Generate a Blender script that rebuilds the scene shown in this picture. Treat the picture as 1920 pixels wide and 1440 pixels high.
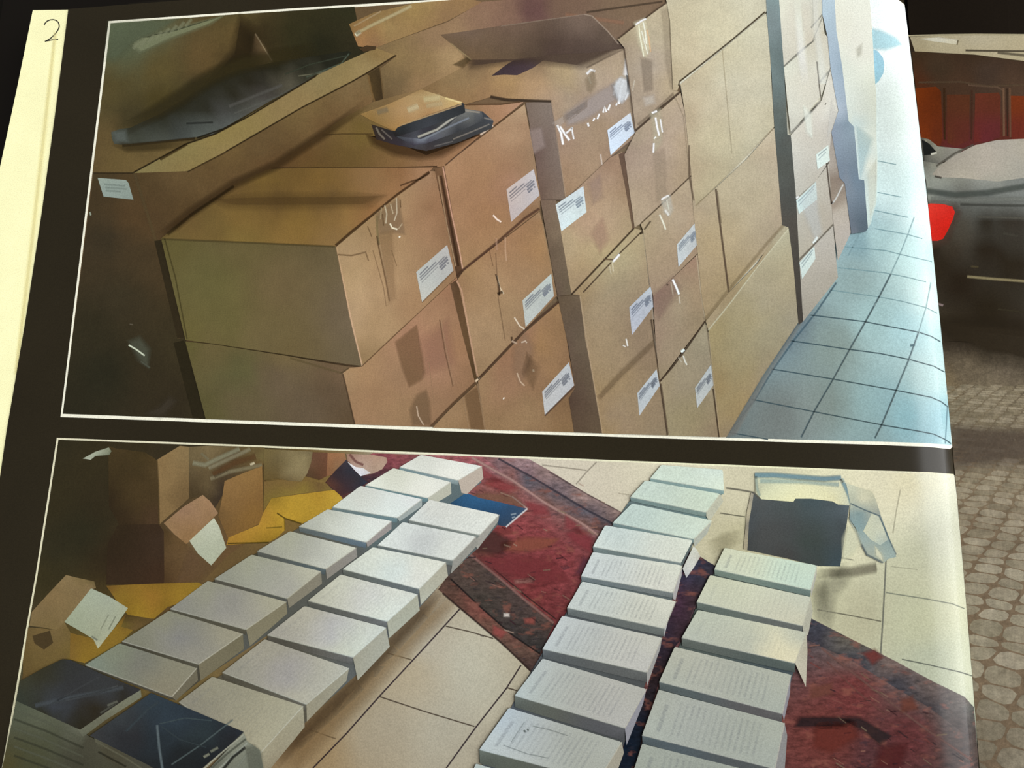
import bpy, bmesh, math, random
from mathutils import Vector, Matrix

# ------------------------------------------------------------------ clearing
for o in list(bpy.data.objects): bpy.data.objects.remove(o, do_unlink=True)
scene = bpy.context.scene
COL = scene.collection

# ------------------------------------------------------------------ camera
FPX = 1450.0                       # focal length in pixels of the 1920x1440 frame
cam_d = bpy.data.cameras.new('camera'); cam = bpy.data.objects.new('camera', cam_d); COL.objects.link(cam)
cam_d.sensor_fit = 'HORIZONTAL'; cam_d.sensor_width = 36.0; cam_d.lens = 36.0*FPX/1920.0
cam_d.clip_start = 0.01; cam_d.clip_end = 50
RC = Matrix.Rotation(math.radians(10.5), 3, 'X') @ Matrix.Rotation(math.radians(10.5), 3, 'Y')
DIST = 0.36
CPOS = -(RC @ Vector((0, 0, -1)))*DIST
cam.matrix_world = Matrix.Translation(CPOS) @ RC.to_4x4()
scene.camera = cam

# ------------------------------------------------------------------ world, window light, exposure
world = bpy.data.worlds.new('World'); scene.world = world; world.use_nodes = True
bg = world.node_tree.nodes['Background']; bg.inputs[0].default_value = (1.0, 0.98, 0.94, 1); bg.inputs[1].default_value = 0.2
ld = bpy.data.lights.new('window_light', 'AREA'); ld.shape = 'RECTANGLE'; ld.size = 4.2; ld.size_y = 7.0
ld.energy = 800; ld.color = (0.97, 0.985, 1.0)
lo = bpy.data.objects.new('window_light', ld); COL.objects.link(lo)
el, dist = math.radians(38), 6.0
lo.location = (0.15+dist*math.cos(el), 0.25, dist*math.sin(el))
lo.rotation_euler = (Vector((0, 0, 0))-lo.location).to_track_quat('-Z', 'Y').to_euler()
scene.view_settings.view_transform = 'Standard'; scene.view_settings.look = 'None'
scene.view_settings.gamma = 1; scene.view_settings.use_curve_mapping = False
scene.view_settings.exposure = 0.0
KA = 1.0                            # how bright a white diffuse sheet renders under this light

# ------------------------------------------------------------------ the curved page surfaces
GD, GW, GW2 = 0.0065, 0.022, 0.05   # gutter depth, width of the curl, left leaf and right leaf
def ray(px, py):
    return (RC @ Vector(((px-960)/FPX, -(py-720)/FPX, -1))).normalized()
def on_plane(px, py, z):
    d = ray(px, py); t = (z-CPOS.z)/d.z
    return CPOS+d*t
gp = [on_plane(x, y, -GD) for x, y in ((1702, 60), (1775, 730), (1836, 1440))]
def gutter(Y):
    r = 0
    for i in range(3):
        l = gp[i].x
        for j in range(3):
            if j != i: l *= (Y-gp[j].y)/(gp[i].y-gp[j].y)
        r += l
    return r
def z_left(X, Y):
    t = 1-(gutter(Y)-X)/GW
    t = min(max(t, 0), 1)
    return -GD*t**4.0
def z_right(X, Y):
    t = 1-(X-gutter(Y))/GW2
    t = min(max(t, 0), 1)
    return -GD*t**1.7
def at(px, py, side='L', lift=0.0):
    """a point of the photograph on the sheet that carries it"""
    z = -0.003
    for k in range(24):
        p = on_plane(px, py, z); f = z_left if side == 'L' else z_right
        z = 0.5*z+0.5*f(p.x, p.y)
    g = gutter(p.y)
    if side == 'L' and p.x > g: p = Vector((g, p.y, -GD))
    if side == 'R' and p.x < g: p = Vector((g, p.y, -GD))
    return Vector((p.x, p.y, p.z+lift))

# ------------------------------------------------------------------ colour
def lin8(c): return ((c/255+0.055)/1.055)**2.4
def lin(h):
    if not isinstance(h, str): return h
    h = h.lstrip('#')
    if len(h) == 3: h = ''.join(c*2 for c in h)
    v = [int(h[i:i+2], 16)/255 for i in (0, 2, 4)]
    return tuple((c/12.92 if c <= 0.04045 else ((c+0.055)/1.055)**2.4) for c in v)
SPEC = 0.003
SAT, GAIN = 1.0, 1.0
def pig(h):
    """pigment of a printed colour: the seen colour less the sheen of the glossy paper"""
    r = lin(h); l = 0.25*r[0]+0.65*r[1]+0.1*r[2]
    r = [(l+(c-l)*SAT)*GAIN for c in r]
    return tuple(min(max(c-SPEC, 0.0015)/KA, 0.93) for c in r)
def idw(samples, x, y):
    sw = 0; r = [0, 0, 0]
    for sx, sy, c in samples:
        w = 1/(((sx-x)**2+(sy-y)**2+30)**1.7)
        sw += w
        for i in range(3): r[i] += w*c[i]
    return tuple(v/sw for v in r)

# ------------------------------------------------------------------ materials
MATS = {}
def material(kind):
    if kind in MATS: return MATS[kind]
    m = bpy.data.materials.new('print_'+kind); m.use_nodes = True
    nt = m.node_tree; N = nt.nodes; Lk = nt.links
    b = N['Principled BSDF']
    att = N.new('ShaderNodeAttribute'); att.attribute_name = 'Col'
    tc = N.new('ShaderNodeTexCoord')
    b.inputs['Roughness'].default_value = 0.2
    b.inputs['Specular IOR Level'].default_value = 0.14
    def noise(scale, detail=3, vec=None, rough=0.55):
        n = N.new('ShaderNodeTexNoise'); n.inputs['Scale'].default_value = scale; n.inputs['Detail'].default_value = detail
        n.inputs['Roughness'].default_value = rough
        Lk.new(vec if vec else tc.outputs['Object'], n.inputs['Vector']); return n
    def rng(src, a, bb, lo_=0.3, hi_=0.7):
        r = N.new('ShaderNodeMapRange'); r.inputs['From Min'].default_value = lo_; r.inputs['From Max'].default_value = hi_
        r.inputs['To Min'].default_value = a; r.inputs['To Max'].default_value = bb
        Lk.new(src, r.inputs['Value']); return r.outputs['Result']
    def scale_col(col, fac):
        v = N.new('ShaderNodeVectorMath'); v.operation = 'SCALE'
        Lk.new(col, v.inputs[0]); Lk.new(fac, v.inputs['Scale']); return v.outputs['Vector']
    def mixc(fac, a, c2):
        x = N.new('ShaderNodeMix'); x.data_type = 'RGBA'
        Lk.new(fac, x.inputs['Factor']); Lk.new(a, x.inputs[6])
        if isinstance(c2, tuple): x.inputs[7].default_value = c2+(1,)
        else: Lk.new(c2, x.inputs[7])
        return x.outputs[2]
    def mapping(scale, rot=0, src=None):
        mp = N.new('ShaderNodeMapping'); mp.inputs['Scale'].default_value = scale; mp.inputs['Rotation'].default_value[2] = rot
        Lk.new(src if src else tc.outputs['Object'], mp.inputs['Vector']); return mp.outputs['Vector']
    def math_(op, a, bb):
        x = N.new('ShaderNodeMath'); x.operation = op
        for i, v in enumerate((a, bb)):
            if isinstance(v, (int, float)): x.inputs[i].default_value = v
            else: Lk.new(v, x.inputs[i])
        return x.outputs[0]
    col = att.outputs['Color']
    gr = noise(1700, 3); col = scale_col(col, rng(gr.outputs['Fac'], 0.86, 1.14))      # print grain
    if kind in ('card', 'shade'):
        mo = noise(90, 4); col = scale_col(col, rng(mo.outputs['Fac'], 0.94, 1.06))
        fl = noise(1.0, 2, mapping((1500, 160, 1), math.radians(-8))); col = scale_col(col, rng(fl.outputs['Fac'], 0.96, 1.04))
    if kind == 'paper':
        mo = noise(45, 3); col = scale_col(col, rng(mo.outputs['Fac'], 0.965, 1.03))
    if kind == 'stone':
        mo = noise(420, 5, rough=0.7); col = scale_col(col, rng(mo.outputs['Fac'], 0.72, 1.25))
    if kind == 'page':
        mo = noise(12, 2); col = scale_col(col, rng(mo.outputs['Fac'], 0.9, 1.1))
    if kind == 'rug':
        v1 = mapping((260, 620, 1), math.radians(-36))
        n1 = noise(1.0, 5, v1, 0.7); col = scale_col(col, rng(n1.outputs['Fac'], 0.5, 1.5))
        n2 = noise(1.0, 3, mapping((110, 210, 1), math.radians(-36)), 0.6)
        col = mixc(rng(n2.outputs['Fac'], 0, 0.55, 0.56, 0.68), col, pig('#8c4a34'))
        n3 = noise(1.0, 3, mapping((150, 330, 1), math.radians(-30)), 0.6)
        col = mixc(rng(n3.outputs['Fac'], 0, 0.5, 0.6, 0.7), col, pig('#2b2832'))
    if kind in ('text', 'textfaint'):
        uv = tc.outputs['UV']
        sep = N.new('ShaderNodeSeparateXYZ'); Lk.new(uv, sep.inputs[0])
        wv = math_('SINE', math_('MULTIPLY', sep.outputs[0], 2*math.pi*21), 0)
        wv = rng(wv, 0, 1, -0.2, 0.9)
        brk = noise(1.0, 3, mapping((30, 34, 1), 0, uv)); brk = rng(brk.outputs['Fac'], 0.25, 1, 0.35, 0.6)
        blk = noise(1.0, 1, mapping((5, 1.2, 1), 0, uv)); blk = rng(blk.outputs['Fac'], 0.35, 1, 0.35, 0.6)
        def window(s, a0, a1, e=0.015):
            return math_('MULTIPLY', rng(s, 0, 1, a0-e, a0+e), rng(s, 1, 0, a1-e, a1+e))
        msk = math_('MULTIPLY', window(sep.outputs[0], 0.17, 0.86), window(sep.outputs[1], 0.13, 0.87))
        head = math_('MULTIPLY', window(sep.outputs[0], 0.085, 0.115, 0.006), window(sep.outputs[1], 0.25, 0.85))
        f = math_('MULTIPLY', math_('MULTIPLY', wv, brk), math_('MULTIPLY', msk, blk))
        f = math_('ADD', f, math_('MULTIPLY', math_('MULTIPLY', head, brk), 1.2))
        f = math_('MULTIPLY', f, 0.34 if kind == 'text' else 0.13)
        col = mixc(f, col, pig('#5c6068'))
        mo = noise(45, 3); col = scale_col(col, rng(mo.outputs['Fac'], 0.96, 1.035))
    Lk.new(col, b.inputs['Base Color'])
    if kind == 'soft' or kind == 'shade':
        Lk.new(att.outputs['Alpha'], b.inputs['Alpha'])
    if kind in ('board',):
        b.inputs['Roughness'].default_value = 0.6
    MATS[kind] = m
    return m

# ------------------------------------------------------------------ building helpers
ORI = {}
def link(name, me, mat, parent, origin):
    me.materials.append(material(mat))
    o = bpy.data.objects.new(name, me); COL.objects.link(o)
    if parent is not None: o.parent = parent
    return o
def tag(o, label=None, cat=None, group=None, kind=None):
    if label: o['label'] = label
    if cat: o['category'] = cat
    if group: o['group'] = group
    if kind: o['kind'] = kind
    return o
def cut(bm, xs, ys, grid, rows=True):
    """cut a flat outline on one common raster, finer where the page curls into the gutter"""
    step = lambda v: grid if v < 1600 else (4 if v < 1670 else 3)
    lo_, hi_ = min(xs), max(xs)
    cuts = [k*grid for k in range(int(lo_//grid), int(min(hi_, 1600)//grid)+1)] + [1600+4*k for k in range(18)] + [1672+3*k for k in range(64)]
    if lo_ > 1900 or hi_ > 1860: cuts += [1864+26*k for k in range(40)]
    for x in cuts:
        if lo_ < x < hi_: bmesh.ops.bisect_plane(bm, geom=bm.verts[:]+bm.edges[:]+bm.faces[:], plane_co=(x, 0, 0), plane_no=(1, 0, 0))
    if rows:
        y = math.floor(min(ys)/26)*26+26
        while y < max(ys):
            bmesh.ops.bisect_plane(bm, geom=bm.verts[:]+bm.edges[:]+bm.faces[:], plane_co=(0, y, 0), plane_no=(0, 1, 0)); y += 26
class Sheet:
    """one surface that carries print; parts are laid on it in painter's order"""
    def __init__(self, root, side, start=0.0002, step=6e-6):
        self.root, self.side, self.h, self.step = root, side, start, step; self.corr = None
        self.o = root.location.copy()
    def next(self):
        self.h += self.step; return self.h
    def balance(self, x, y):
        """colour balance of the print, measured against the photograph at a few spots"""
        sw = 1e-9; r = [0, 0, 0]
        for cx, cy, t, m in self.corr:
            w = 1/((cx-x)**2+(cy-y)**2+2500)**1.5; sw += w
            for i in range(3): r[i] += w*math.log(lin8(t[i])/lin8(m[i]))
        return [math.exp(v/sw) for v in r]
    def pt(self, x, y, h): return at(x, y, self.side, h)-self.o
    def finish(self, name, bm, cfun, mat, parent, label, kind=None, uvf=None, lift=0.0):
        h = self.next() if name != 'cobblestone' else self.h
        bmesh.ops.triangulate(bm, faces=bm.faces[:])
        cl = bm.verts.layers.float_color.get('Col') or bm.verts.layers.float_color.new('Col')
        uvl = bm.loops.layers.uv.new('UVMap') if uvf else None
        if uvf:
            for f in bm.faces:
                for l in f.loops: l[uvl].uv = uvf(l.vert.co.x, l.vert.co.y)
        bm.verts.index_update()
        for v in bm.verts:
            c = tuple(cfun(v)); c = c if len(c) == 4 else (*c, 1)
            if self.corr:
                k = self.balance(v.co.x, v.co.y) if mat != 'rug' else (1.0, 1.05, 1.02); c = (*[min(c[i]*k[i], 0.93) for i in range(3)], c[3])
            v[cl] = c
        for v in bm.verts: v.co = self.pt(v.co.x, v.co.y, h+(lift if v.co.x > 1640 and self.side == 'L' else 0))
        bm.normal_update()
        for f in bm.faces:
            if f.normal.z < 0: f.normal_flip()
        me = bpy.data.meshes.new(name); bm.to_mesh(me); bm.free()
        o = link(name, me, mat, parent if parent is not None else self.root, None)
        return tag(o, label, kind=kind)
    def poly(self, name, pts, cols, mat='paper', parent=None, label=None, extra=(), grid=26, uv=None):
        if isinstance(cols, str): cols = [cols]
        if len(cols) == 1: smp = [(0, 0, pig(cols[0]))]
        else: smp = [(p[0], p[1], pig(c)) for p, c in zip(pts, cols)]
        if extra:
            if len(cols) == 1: smp = [(p[0], p[1], pig(cols[0])) for p in pts]
            smp += [(x, y, pig(c)) for x, y, c in extra]
        bm = bmesh.new()
        bm.faces.new([bm.verts.new((x, y, 0)) for x, y in pts])
        xs = [p[0] for p in pts]; ys = [p[1] for p in pts]
        gx = grid
        cut(bm, xs, ys, grid, len(smp) > 1 or max(ys)-min(ys) > 300 or max(xs) > 1600)
        cf = (lambda v: smp[0][2]) if len(smp) == 1 else (lambda v: idw(smp, v.co.x, v.co.y))
        uvf = None
        if uv:
            BL, BR, FR, FL = [Vector(q) for q in uv]
            def uvf(x, y):
                u, w = 0.5, 0.5; P = Vector((x, y))
                for k in range(8):
                    F = BL*(1-u)*(1-w)+BR*u*(1-w)+FR*u*w+FL*(1-u)*w-P
                    du = (BR-BL)*(1-w)+(FR-FL)*w; dw = (FL-BL)*(1-u)+(FR-BR)*u
                    D = du.x*dw.y-du.y*dw.x
                    if abs(D) < 1e-9: break
                    u -= (F.x*dw.y-F.y*dw.x)/D; w -= (du.x*F.y-du.y*F.x)/D
                return (u, w)
        return self.finish(name, bm, cf, mat, parent, label, uvf=uvf)
    def soft(self, name, blobs, parent=None, label=None, kind=None, mat='soft'):
        """blobs: (pts, colour, feather, alpha)"""
        bm = bmesh.new(); cols = []
        for pts, c, fe, al in blobs:
            n = len(pts); area = sum(pts[i][0]*pts[(i+1) % n][1]-pts[(i+1) % n][0]*pts[i][1] for i in range(n))
            sg = 1 if area > 0 else -1; c = pig(c); cen = Vector((sum(p[0] for p in pts)/n, sum(p[1] for p in pts)/n))
            rings = []
            for off, a in ((-fe*0.5, al), (0, al*0.5), (fe*0.5, 0)):
                vs = []
                for i in range(n):
                    p0, p1, p2 = Vector(pts[i-1]), Vector(pts[i]), Vector(pts[(i+1) % n])
                    d1 = (p1-p0).normalized(); d2 = (p2-p1).normalized()
                    nn = Vector((d1.y+d2.y, -(d1.x+d2.x)))*sg
                    nn = nn.normalized() if nn.length > 1e-6 else Vector((d1.y, -d1.x))*sg
                    if off < 0:
                        cv = cen-p1; q = p1+cv*min(0.42, -off/max(cv.length, 1e-6))
                    else: q = p1+nn*off
                    v = bm.verts.new((q.x, q.y, 0)); cols.append((*c, a)); vs.append(v)
                rings.append(vs)
            bm.faces.new(rings[0])
            for A, B in ((0, 1), (1, 2)):
                for i in range(n):
                    j = (i+1) % n
                    bm.faces.new((rings[A][i], rings[A][j], rings[B][j], rings[B][i]))
        bmesh.ops.triangulate(bm, faces=bm.faces[:])
        lay = bm.verts.layers.float_color.new('Col'); bm.verts.index_update()
        for v in bm.verts: v[lay] = cols[v.index]
        xs = [v.co.x for v in bm.verts]; ys = [v.co.y for v in bm.verts]
        if max(xs) > 1600: cut(bm, xs, ys, 26)
        lay = bm.verts.layers.float_color['Col']
        return self.finish(name, bm, lambda v: tuple(v[bm.verts.layers.float_color['Col']]), mat, parent, label, kind=kind or ('stuff' if len(blobs) > 1 else None), lift=2.5e-5)
    def lines(self, name, lines, parent=None, label=None, kind=None, w=2.0, c='#000000', al=1.0, soft=True, mat='soft'):
        """lines: list of polylines, each (pts) or (pts, w, c, alpha)"""
        bm = bmesh.new(); cols = []
        for ln in lines:
            if isinstance(ln, tuple) and isinstance(ln[0], list): pts, w_, c_, a_ = (list(ln)+[w, c, al][len(ln)-1:])[:4]
            else: pts, w_, c_, a_ = ln, w, c, al
            pc = pig(c_)
            # resample
            rs = []
            for i in range(len(pts)-1):
                a, b = Vector(pts[i]), Vector(pts[i+1]); k = max(1, int((b-a).length/(3 if max(a.x, b.x) > 1640 else 60)))
                for q in range(k): rs.append(a.lerp(b, q/k))
            rs.append(Vector(pts[-1]))
            rows = []
            for i, p in enumerate(rs):
                d = (rs[min(i+1, len(rs)-1)]-rs[max(i-1, 0)]).normalized(); nn = Vector((d.y, -d.x))
                if soft: prof = ((-w_*0.85, 0), (-w_*0.25, a_), (w_*0.25, a_), (w_*0.85, 0))
                else: prof = ((-w_/2, 1), (w_/2, 1))
                row = []
                if w_ > 12 and soft and i in (0, len(rs)-1): prof = tuple((o_, 0) for o_, _ in prof)
                for off, a in prof:
                    q = p+nn*off; v = bm.verts.new((q.x, q.y, 0)); cols.append((*pc, a)); row.append(v)
                rows.append(row)
            for i in range(len(rows)-1):
                for j in range(len(rows[0])-1):
                    bm.faces.new((rows[i][j], rows[i][j+1], rows[i+1][j+1], rows[i+1][j]))
        return self.finish(name, bm, lambda v: cols[v.index], mat, parent, label, kind=kind or ('stuff' if len(lines) > 1 else None), lift=2.5e-5)

def empty(name, loc, label, cat, group=None):
    o = bpy.data.objects.new(name, None); COL.objects.link(o); o.location = loc; o.empty_display_size = 0.02
    bpy.context.view_layer.update()
    return tag(o, label, cat, group)
def slab(name, pts, top, thick, col, parent, mat='board', label=None, origin=Vector((0, 0, 0)), topf=None):
    """a flat board with real thickness, outline in metres"""
    bm = bmesh.new(); n = len(pts)
    up = [bm.verts.new(Vector((x, y, (topf(x, y) if topf else top)))-origin) for x, y in pts]
    dn = [bm.verts.new(Vector((x, y, top-thick))-origin) for x, y in pts]
    bm.faces.new(up); bm.faces.new(dn[::-1])
    for i in range(n): bm.faces.new((up[i], dn[i], dn[(i+1) % n], up[(i+1) % n]))
    bmesh.ops.recalc_face_normals(bm, faces=bm.faces[:])
    cl = bm.verts.layers.float_color.new('Col')
    for v in bm.verts: v[cl] = (*pig(col), 1)
    me = bpy.data.meshes.new(name); bm.to_mesh(me); bm.free()
    return tag(link(name, me, mat, parent, None), label)
def leaf(name, outline_px, side, thick, col, parent, origin, label=None, mat='page', grid=30, drop=0.0):
    """a curved paper leaf with thickness, hanging on the page surface"""
    bm = bmesh.new(); bm.faces.new([bm.verts.new((x, y, 0)) for x, y in outline_px])
    xs = [p[0] for p in outline_px]; ys = [p[1] for p in outline_px]
    cut(bm, xs, ys, 26)
    bmesh.ops.triangulate(bm, faces=bm.faces[:])
    for v in bm.verts: v.co = at(v.co.x, v.co.y, side)-origin-Vector((0, 0, drop))
    bm.normal_update()
    for f in bm.faces:
        if f.normal.z < 0: f.normal_flip()
    ext = bmesh.ops.extrude_face_region(bm, geom=bm.faces[:])
    nv = [g for g in ext['geom'] if isinstance(g, bmesh.types.BMVert)]
    for v in nv: v.co.z -= 0          # upper copy stays, lower copy sinks
    low = [v for v in bm.verts if v not in set(nv)]
    for v in low: v.co.z -= thick
    bmesh.ops.recalc_face_normals(bm, faces=bm.faces[:])
    cl = bm.verts.layers.float_color.new('Col')
    for v in bm.verts: v[cl] = (*pig(col), 1)
    me = bpy.data.meshes.new(name); bm.to_mesh(me); bm.free()
    return tag(link(name, me, mat, parent, None), label)

# ================================================================== THE TABLE AND THE BOOK
def W(px, py, z=0.0):
    p = on_plane(px, py, z); return (p.x, p.y)
table = slab('table_top', [(-0.75, -0.6), (0.95, -0.6), (0.95, 0.6), (-0.75, 0.6)], -0.024, 0.03, '#14120f', None, 'board')
tag(table, 'plain black table top under the open book', 'table')

bo = Vector((gutter(0), 0, -0.024))
book = empty('photo_book', bo, 'open book with glossy black pages holding photographs', 'book')
LEFT = [(128, 17), (420, -6), (814, -32), (1240, -62), (1500, -78), (1640, -60), (1690, -40), (1702, 20), (1706, 60), (1722, 190), (1741, 400), (1758, 560),
        (1775, 720), (1787, 860), (1803, 1000), (1814, 1100), (1824, 1250), (1834, 1400), (1842, 1560), (-60, 1560), (-44, 1170), (-25, 1050),
        (0, 893), (12, 810), (47, 605), (78, 400), (105, 200)]
leaf('black_page', LEFT, 'L', 0.0004, '#2b261c', book, bo, label='glossy black left page')
RIGHT = [(1700, -80), (2300, -90), (2400, 1600), (1850, 1600), (1834, 1400), (1824, 1250), (1814, 1100), (1803, 1000), (1787, 860), (1775, 720), (1758, 560), (1741, 400), (1722, 190), (1706, 60), (1702, 20)]
leaf('black_page', RIGHT, 'R', 0.0004, '#1d1813', book, bo, label='glossy black right page')
# the leaves beneath, two blocks that meet under the gutter
def block(sgn, x1, col):
    nseg = 10; gw = GW if sgn < 0 else GW2
    bm = bmesh.new(); rows = []
    Ya, Yb = W(960, 1600)[1], W(960, -70)[1]
    for Y in (Ya, 0.5*(Ya+Yb), Yb):
        g = gutter(Y); prof = [(g, -GD-0.0014)]
        for k in range(1, nseg+1):
            X = g+sgn*gw*k/nseg
            prof.append((X, (z_left if sgn < 0 else z_right)(X, Y)-0.0014))
        prof += [(x1, -0.0014), (x1, -0.0195), (g, -0.0195)]
        rows.append([bm.verts.new(Vector((a, Y, b))-bo) for a, b in prof])
    for r in range(2):
        for i in range(len(rows[0])):
            j = (i+1) % len(rows[0]); bm.faces.new((rows[r][i], rows[r][j], rows[r+1][j], rows[r+1][i]))
    bm.faces.new(rows[0]); bm.faces.new(rows[-1][::-1])
    bmesh.ops.recalc_face_normals(bm, faces=bm.faces[:])
    cl = bm.verts.layers.float_color.new('Col')
    for v in bm.verts: v[cl] = (*pig(col), 1)
    me = bpy.data.meshes.new('page_block'); bm.to_mesh(me); bm.free()
    return tag(link('page_block', me, 'board', book, None), 'block of closed leaves under the %s page' % ('left' if sgn < 0 else 'right'))
block(-1, W(140, 720)[0], '#1a1712'); block(1, W(2250, 720)[0], '#1a1712')
cx0 = W(-120, 720)[0]; gx = gutter(0)
slab('cover', [(cx0-0.02, W(0, 1640)[1]), (gx+0.35, W(0, 1640)[1]), (gx+0.35, W(0, -110)[1]), (cx0-0.02, W(0, -110)[1])], -0.0198, 0.004, '#15120f', book, 'board', 'black cover board', bo)

# ------------------------------------------------------------------ cream sheet with the handwritten 2
CR = [(60, 18), (128, 17), (160, 30), (120, 500), (60, 895), (40, 1500), (-300, 1500), (-60, 580), (0, 305), (30, 166)]
co = Vector((*W(60, 700), -0.0008))
def crt(v): return v
cream = leaf('cream_page', CR, 'L', 0.0003, '#fbf3bf', None, Vector((0, 0, 0)), mat='paper', drop=0.0006)
tag(cream, 'cream paper sheet with a handwritten 2, showing left of the black page', 'paper sheet')
cs = Sheet(cream, 'L', start=-0.00058)
cs.lines('handwriting', [[(81.4, 46), (83, 42.5), (87.5, 38), (93, 36), (98.6, 35.6), (104, 37), (107.8, 40.5), (109.7, 46), (109.5, 50), (107, 55.5), (104, 60), (98, 66.5), (93, 71), (87.5, 74.6), (82.8, 76.6), (86, 75.6), (91.7, 74.6), (100, 73.2), (107.8, 73)]],
         parent=cream, label='figure 2 written in dark ink', w=1.7, c='#1d1d22')
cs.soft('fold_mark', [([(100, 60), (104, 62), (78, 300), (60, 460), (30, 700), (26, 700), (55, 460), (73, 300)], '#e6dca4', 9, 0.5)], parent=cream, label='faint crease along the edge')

# ================================================================== PHOTOGRAPH OF THE STACKED CARTONS (upper)
def photo(name, label, px, side, start=0.0002):
    p = at(px[0], px[1], side)
    r = empty(name, p, label, 'photograph', None)
    return r, Sheet(r, side, start)
r1, A = photo('stacked_cartons_photograph', 'upper photograph on the left page, showing stacked brown cartons on pale blue tiles', (900, 430), 'L')
KEY1 = [(204, 40), (440, 23.5), (600, 13), (814, 0), (1240, -27), (1500, -38), (1600, -34), (1660, -18), (1684, 0), (1697, 10), (1704, 24), (1707, 42), (1710, 65), (1723, 190), (1742, 400),
        (1759, 560), (1776, 700), (1785, 838), (1781, 836), (1740, 833), (1640, 830), (1368, 824), (900, 809), (660, 800), (114, 780)]
KEY1b = [(x, y) if i < 18 else (x, y+({19: 5, 18: 6, 20: 4}.get(i, 2))) for i, (x, y) in enumerate(KEY1)]
A.poly('keyline', KEY1b, ['#e9e6d2'], label='thin white keyline round the photograph')
SAT, GAIN = 0.86, 1.05
A.corr = [(250, 200, (70, 62, 38), (85, 73, 48)), (500, 225, (138, 120, 76), (162, 139, 101)), (580, 340, (114, 88, 46), (139, 108, 67)), (719, 598, (174, 144, 108), (164, 136, 101)), (484, 563, (107, 94, 61), (112, 99, 73)),
          (900, 370, (163, 124, 92), (165, 134, 101)), (1110, 280, (166, 142, 120), (155, 123, 95)), (1130, 430, (176, 150, 124), (150, 116, 96)), (1154, 603, (156, 138, 112), (166, 141, 106)), (1350, 60, (214, 206, 176), (195, 180, 152)),
          (1384, 203, (207, 201, 176), (192, 176, 144)), (1410, 360, (185, 174, 148), (185, 159, 126)), (1400, 640, (160, 150, 120), (177, 154, 118)), (960, 760, (148, 118, 88), (151, 119, 90)), (720, 750, (156, 124, 92), (156, 124, 92)),
          (1500, 160, (226, 225, 208), (210, 203, 184)), (1610, 60, (236, 236, 222), (241, 240, 225)), (1680, 200, (230, 235, 227), (266, 268, 266)), (1480, 790, (122, 130, 127), (130, 142, 142)), (1604, 763, (141, 165, 162), (158, 185, 192)),
          (1720, 750, (172, 206, 208), (197, 231, 240)), (1680, 600, (176, 210, 211), (192, 223, 227)), (1770, 800, (160, 196, 202), (205, 232, 238))]
IN1 = [(208, 44), (440, 27.5), (600, 17), (814, 4), (1240, -23), (1500, -34), (1600, -30), (1660, -15), (1683, 2), (1696, 12), (1703, 26), (1706, 43), (1709, 65), (1722, 190), (1741, 400),
       (1758, 560), (1775, 700), (1784, 835), (1781, 834), (1740, 831), (1640, 828), (1368, 820), (900, 805), (660, 796), (118.5, 776)]
A.poly('dark_background', [(208, 44), (814, 4), (1240, -23), (1400, 820), (660, 796), (118.5, 776)], '#6a5238', mat='shade')
# --- tiled floor ------------------------------------------------
FL = A.poly('tiled_floor', [(1640, -22), (1660, -15), (1683, 2), (1696, 12), (1703, 26), (1706, 43), (1709, 65), (1722, 190), (1741, 400), (1758, 560), (1775, 700), (1784, 835), (1740, 831), (1640, 828), (1360, 821), (1480, 600), (1600, 400), (1600, 0)],
            ['#dfe6e2']*2+['#e6ebe8']*3+['#e9ece9', '#e8ecea', '#e2eae8', '#d2e0de', '#cbdcd8', '#c3d8d9', '#c0d5d8', '#9dbfc9', '#8aa5ac', '#6b7878', '#67737a', '#9db0b4', '#dfe4dc'],
            extra=[(1450, 780, '#707b7a'), (1540, 760, '#7f8e8d'), (1650, 760, '#8eb0ba'), (1560, 640, '#84938f'), (1640, 600, '#9dbabc'), (1600, 520, '#8fa3a2'), (1640, 450, '#a6c0c0'),
                   (1700, 620, '#abcdd3'), (1740, 700, '#b4cdd0'), (1700, 480, '#bcd6d5'), (1650, 350, '#cbdbd8'), (1680, 250, '#dbe5e3'), (1700, 780, '#8fb8c4'), (1750, 780, '#a4c6d0'), (1615, 455, '#7f9aa0')],
            label='pale blue square floor tiles running past the cartons')
gl = [[(1367, 811), (1440, 824)], [(1409, 749), (1526, 772), (1654, 797), (1719, 808), (1750, 814), (1770, 823), (1783, 832)], [(1446, 692), (1562, 711), (1640, 725), (1680, 732), (1745, 745), (1764, 753), (1777, 763)],
      [(1482, 639), (1590, 655), (1650, 663), (1704, 674), (1751, 687), (1771, 698)], [(1520, 591), (1619, 603), (1660, 611), (1722, 623), (1746, 631), (1763, 641)]]
gl2 = [[(1556, 544), (1648, 557), (1690, 565), (1736, 577), (1757, 588)], [(1571, 502), (1660, 512), (1700, 520), (1736, 529)], [(1584, 463), (1660, 470), (1687, 477), (1747, 491)],
       [(1640, 429), (1702, 440), (1729, 448)], [(1640, 395), (1703, 408)], [(1645, 361), (1690, 370)], [(1645, 302), (1680, 309)]]
gv = [[(1367, 811), (1415, 750), (1450, 692), (1490, 636), (1530, 586), (1568, 530)], [(1502, 820), (1526, 772), (1562, 711), (1593, 655), (1622, 604), (1648, 557), (1670, 514)],
      [(1640, 822), (1654, 794), (1680, 732), (1704, 674), (1722, 623)], [(1772, 832), (1776, 763)]]
gv2 = [[(1670, 514), (1687, 477), (1702, 440), (1714, 407)], [(1722, 623), (1736, 577), (1745, 530)], [(1590, 480), (1620, 420), (1632, 395)]]
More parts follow.
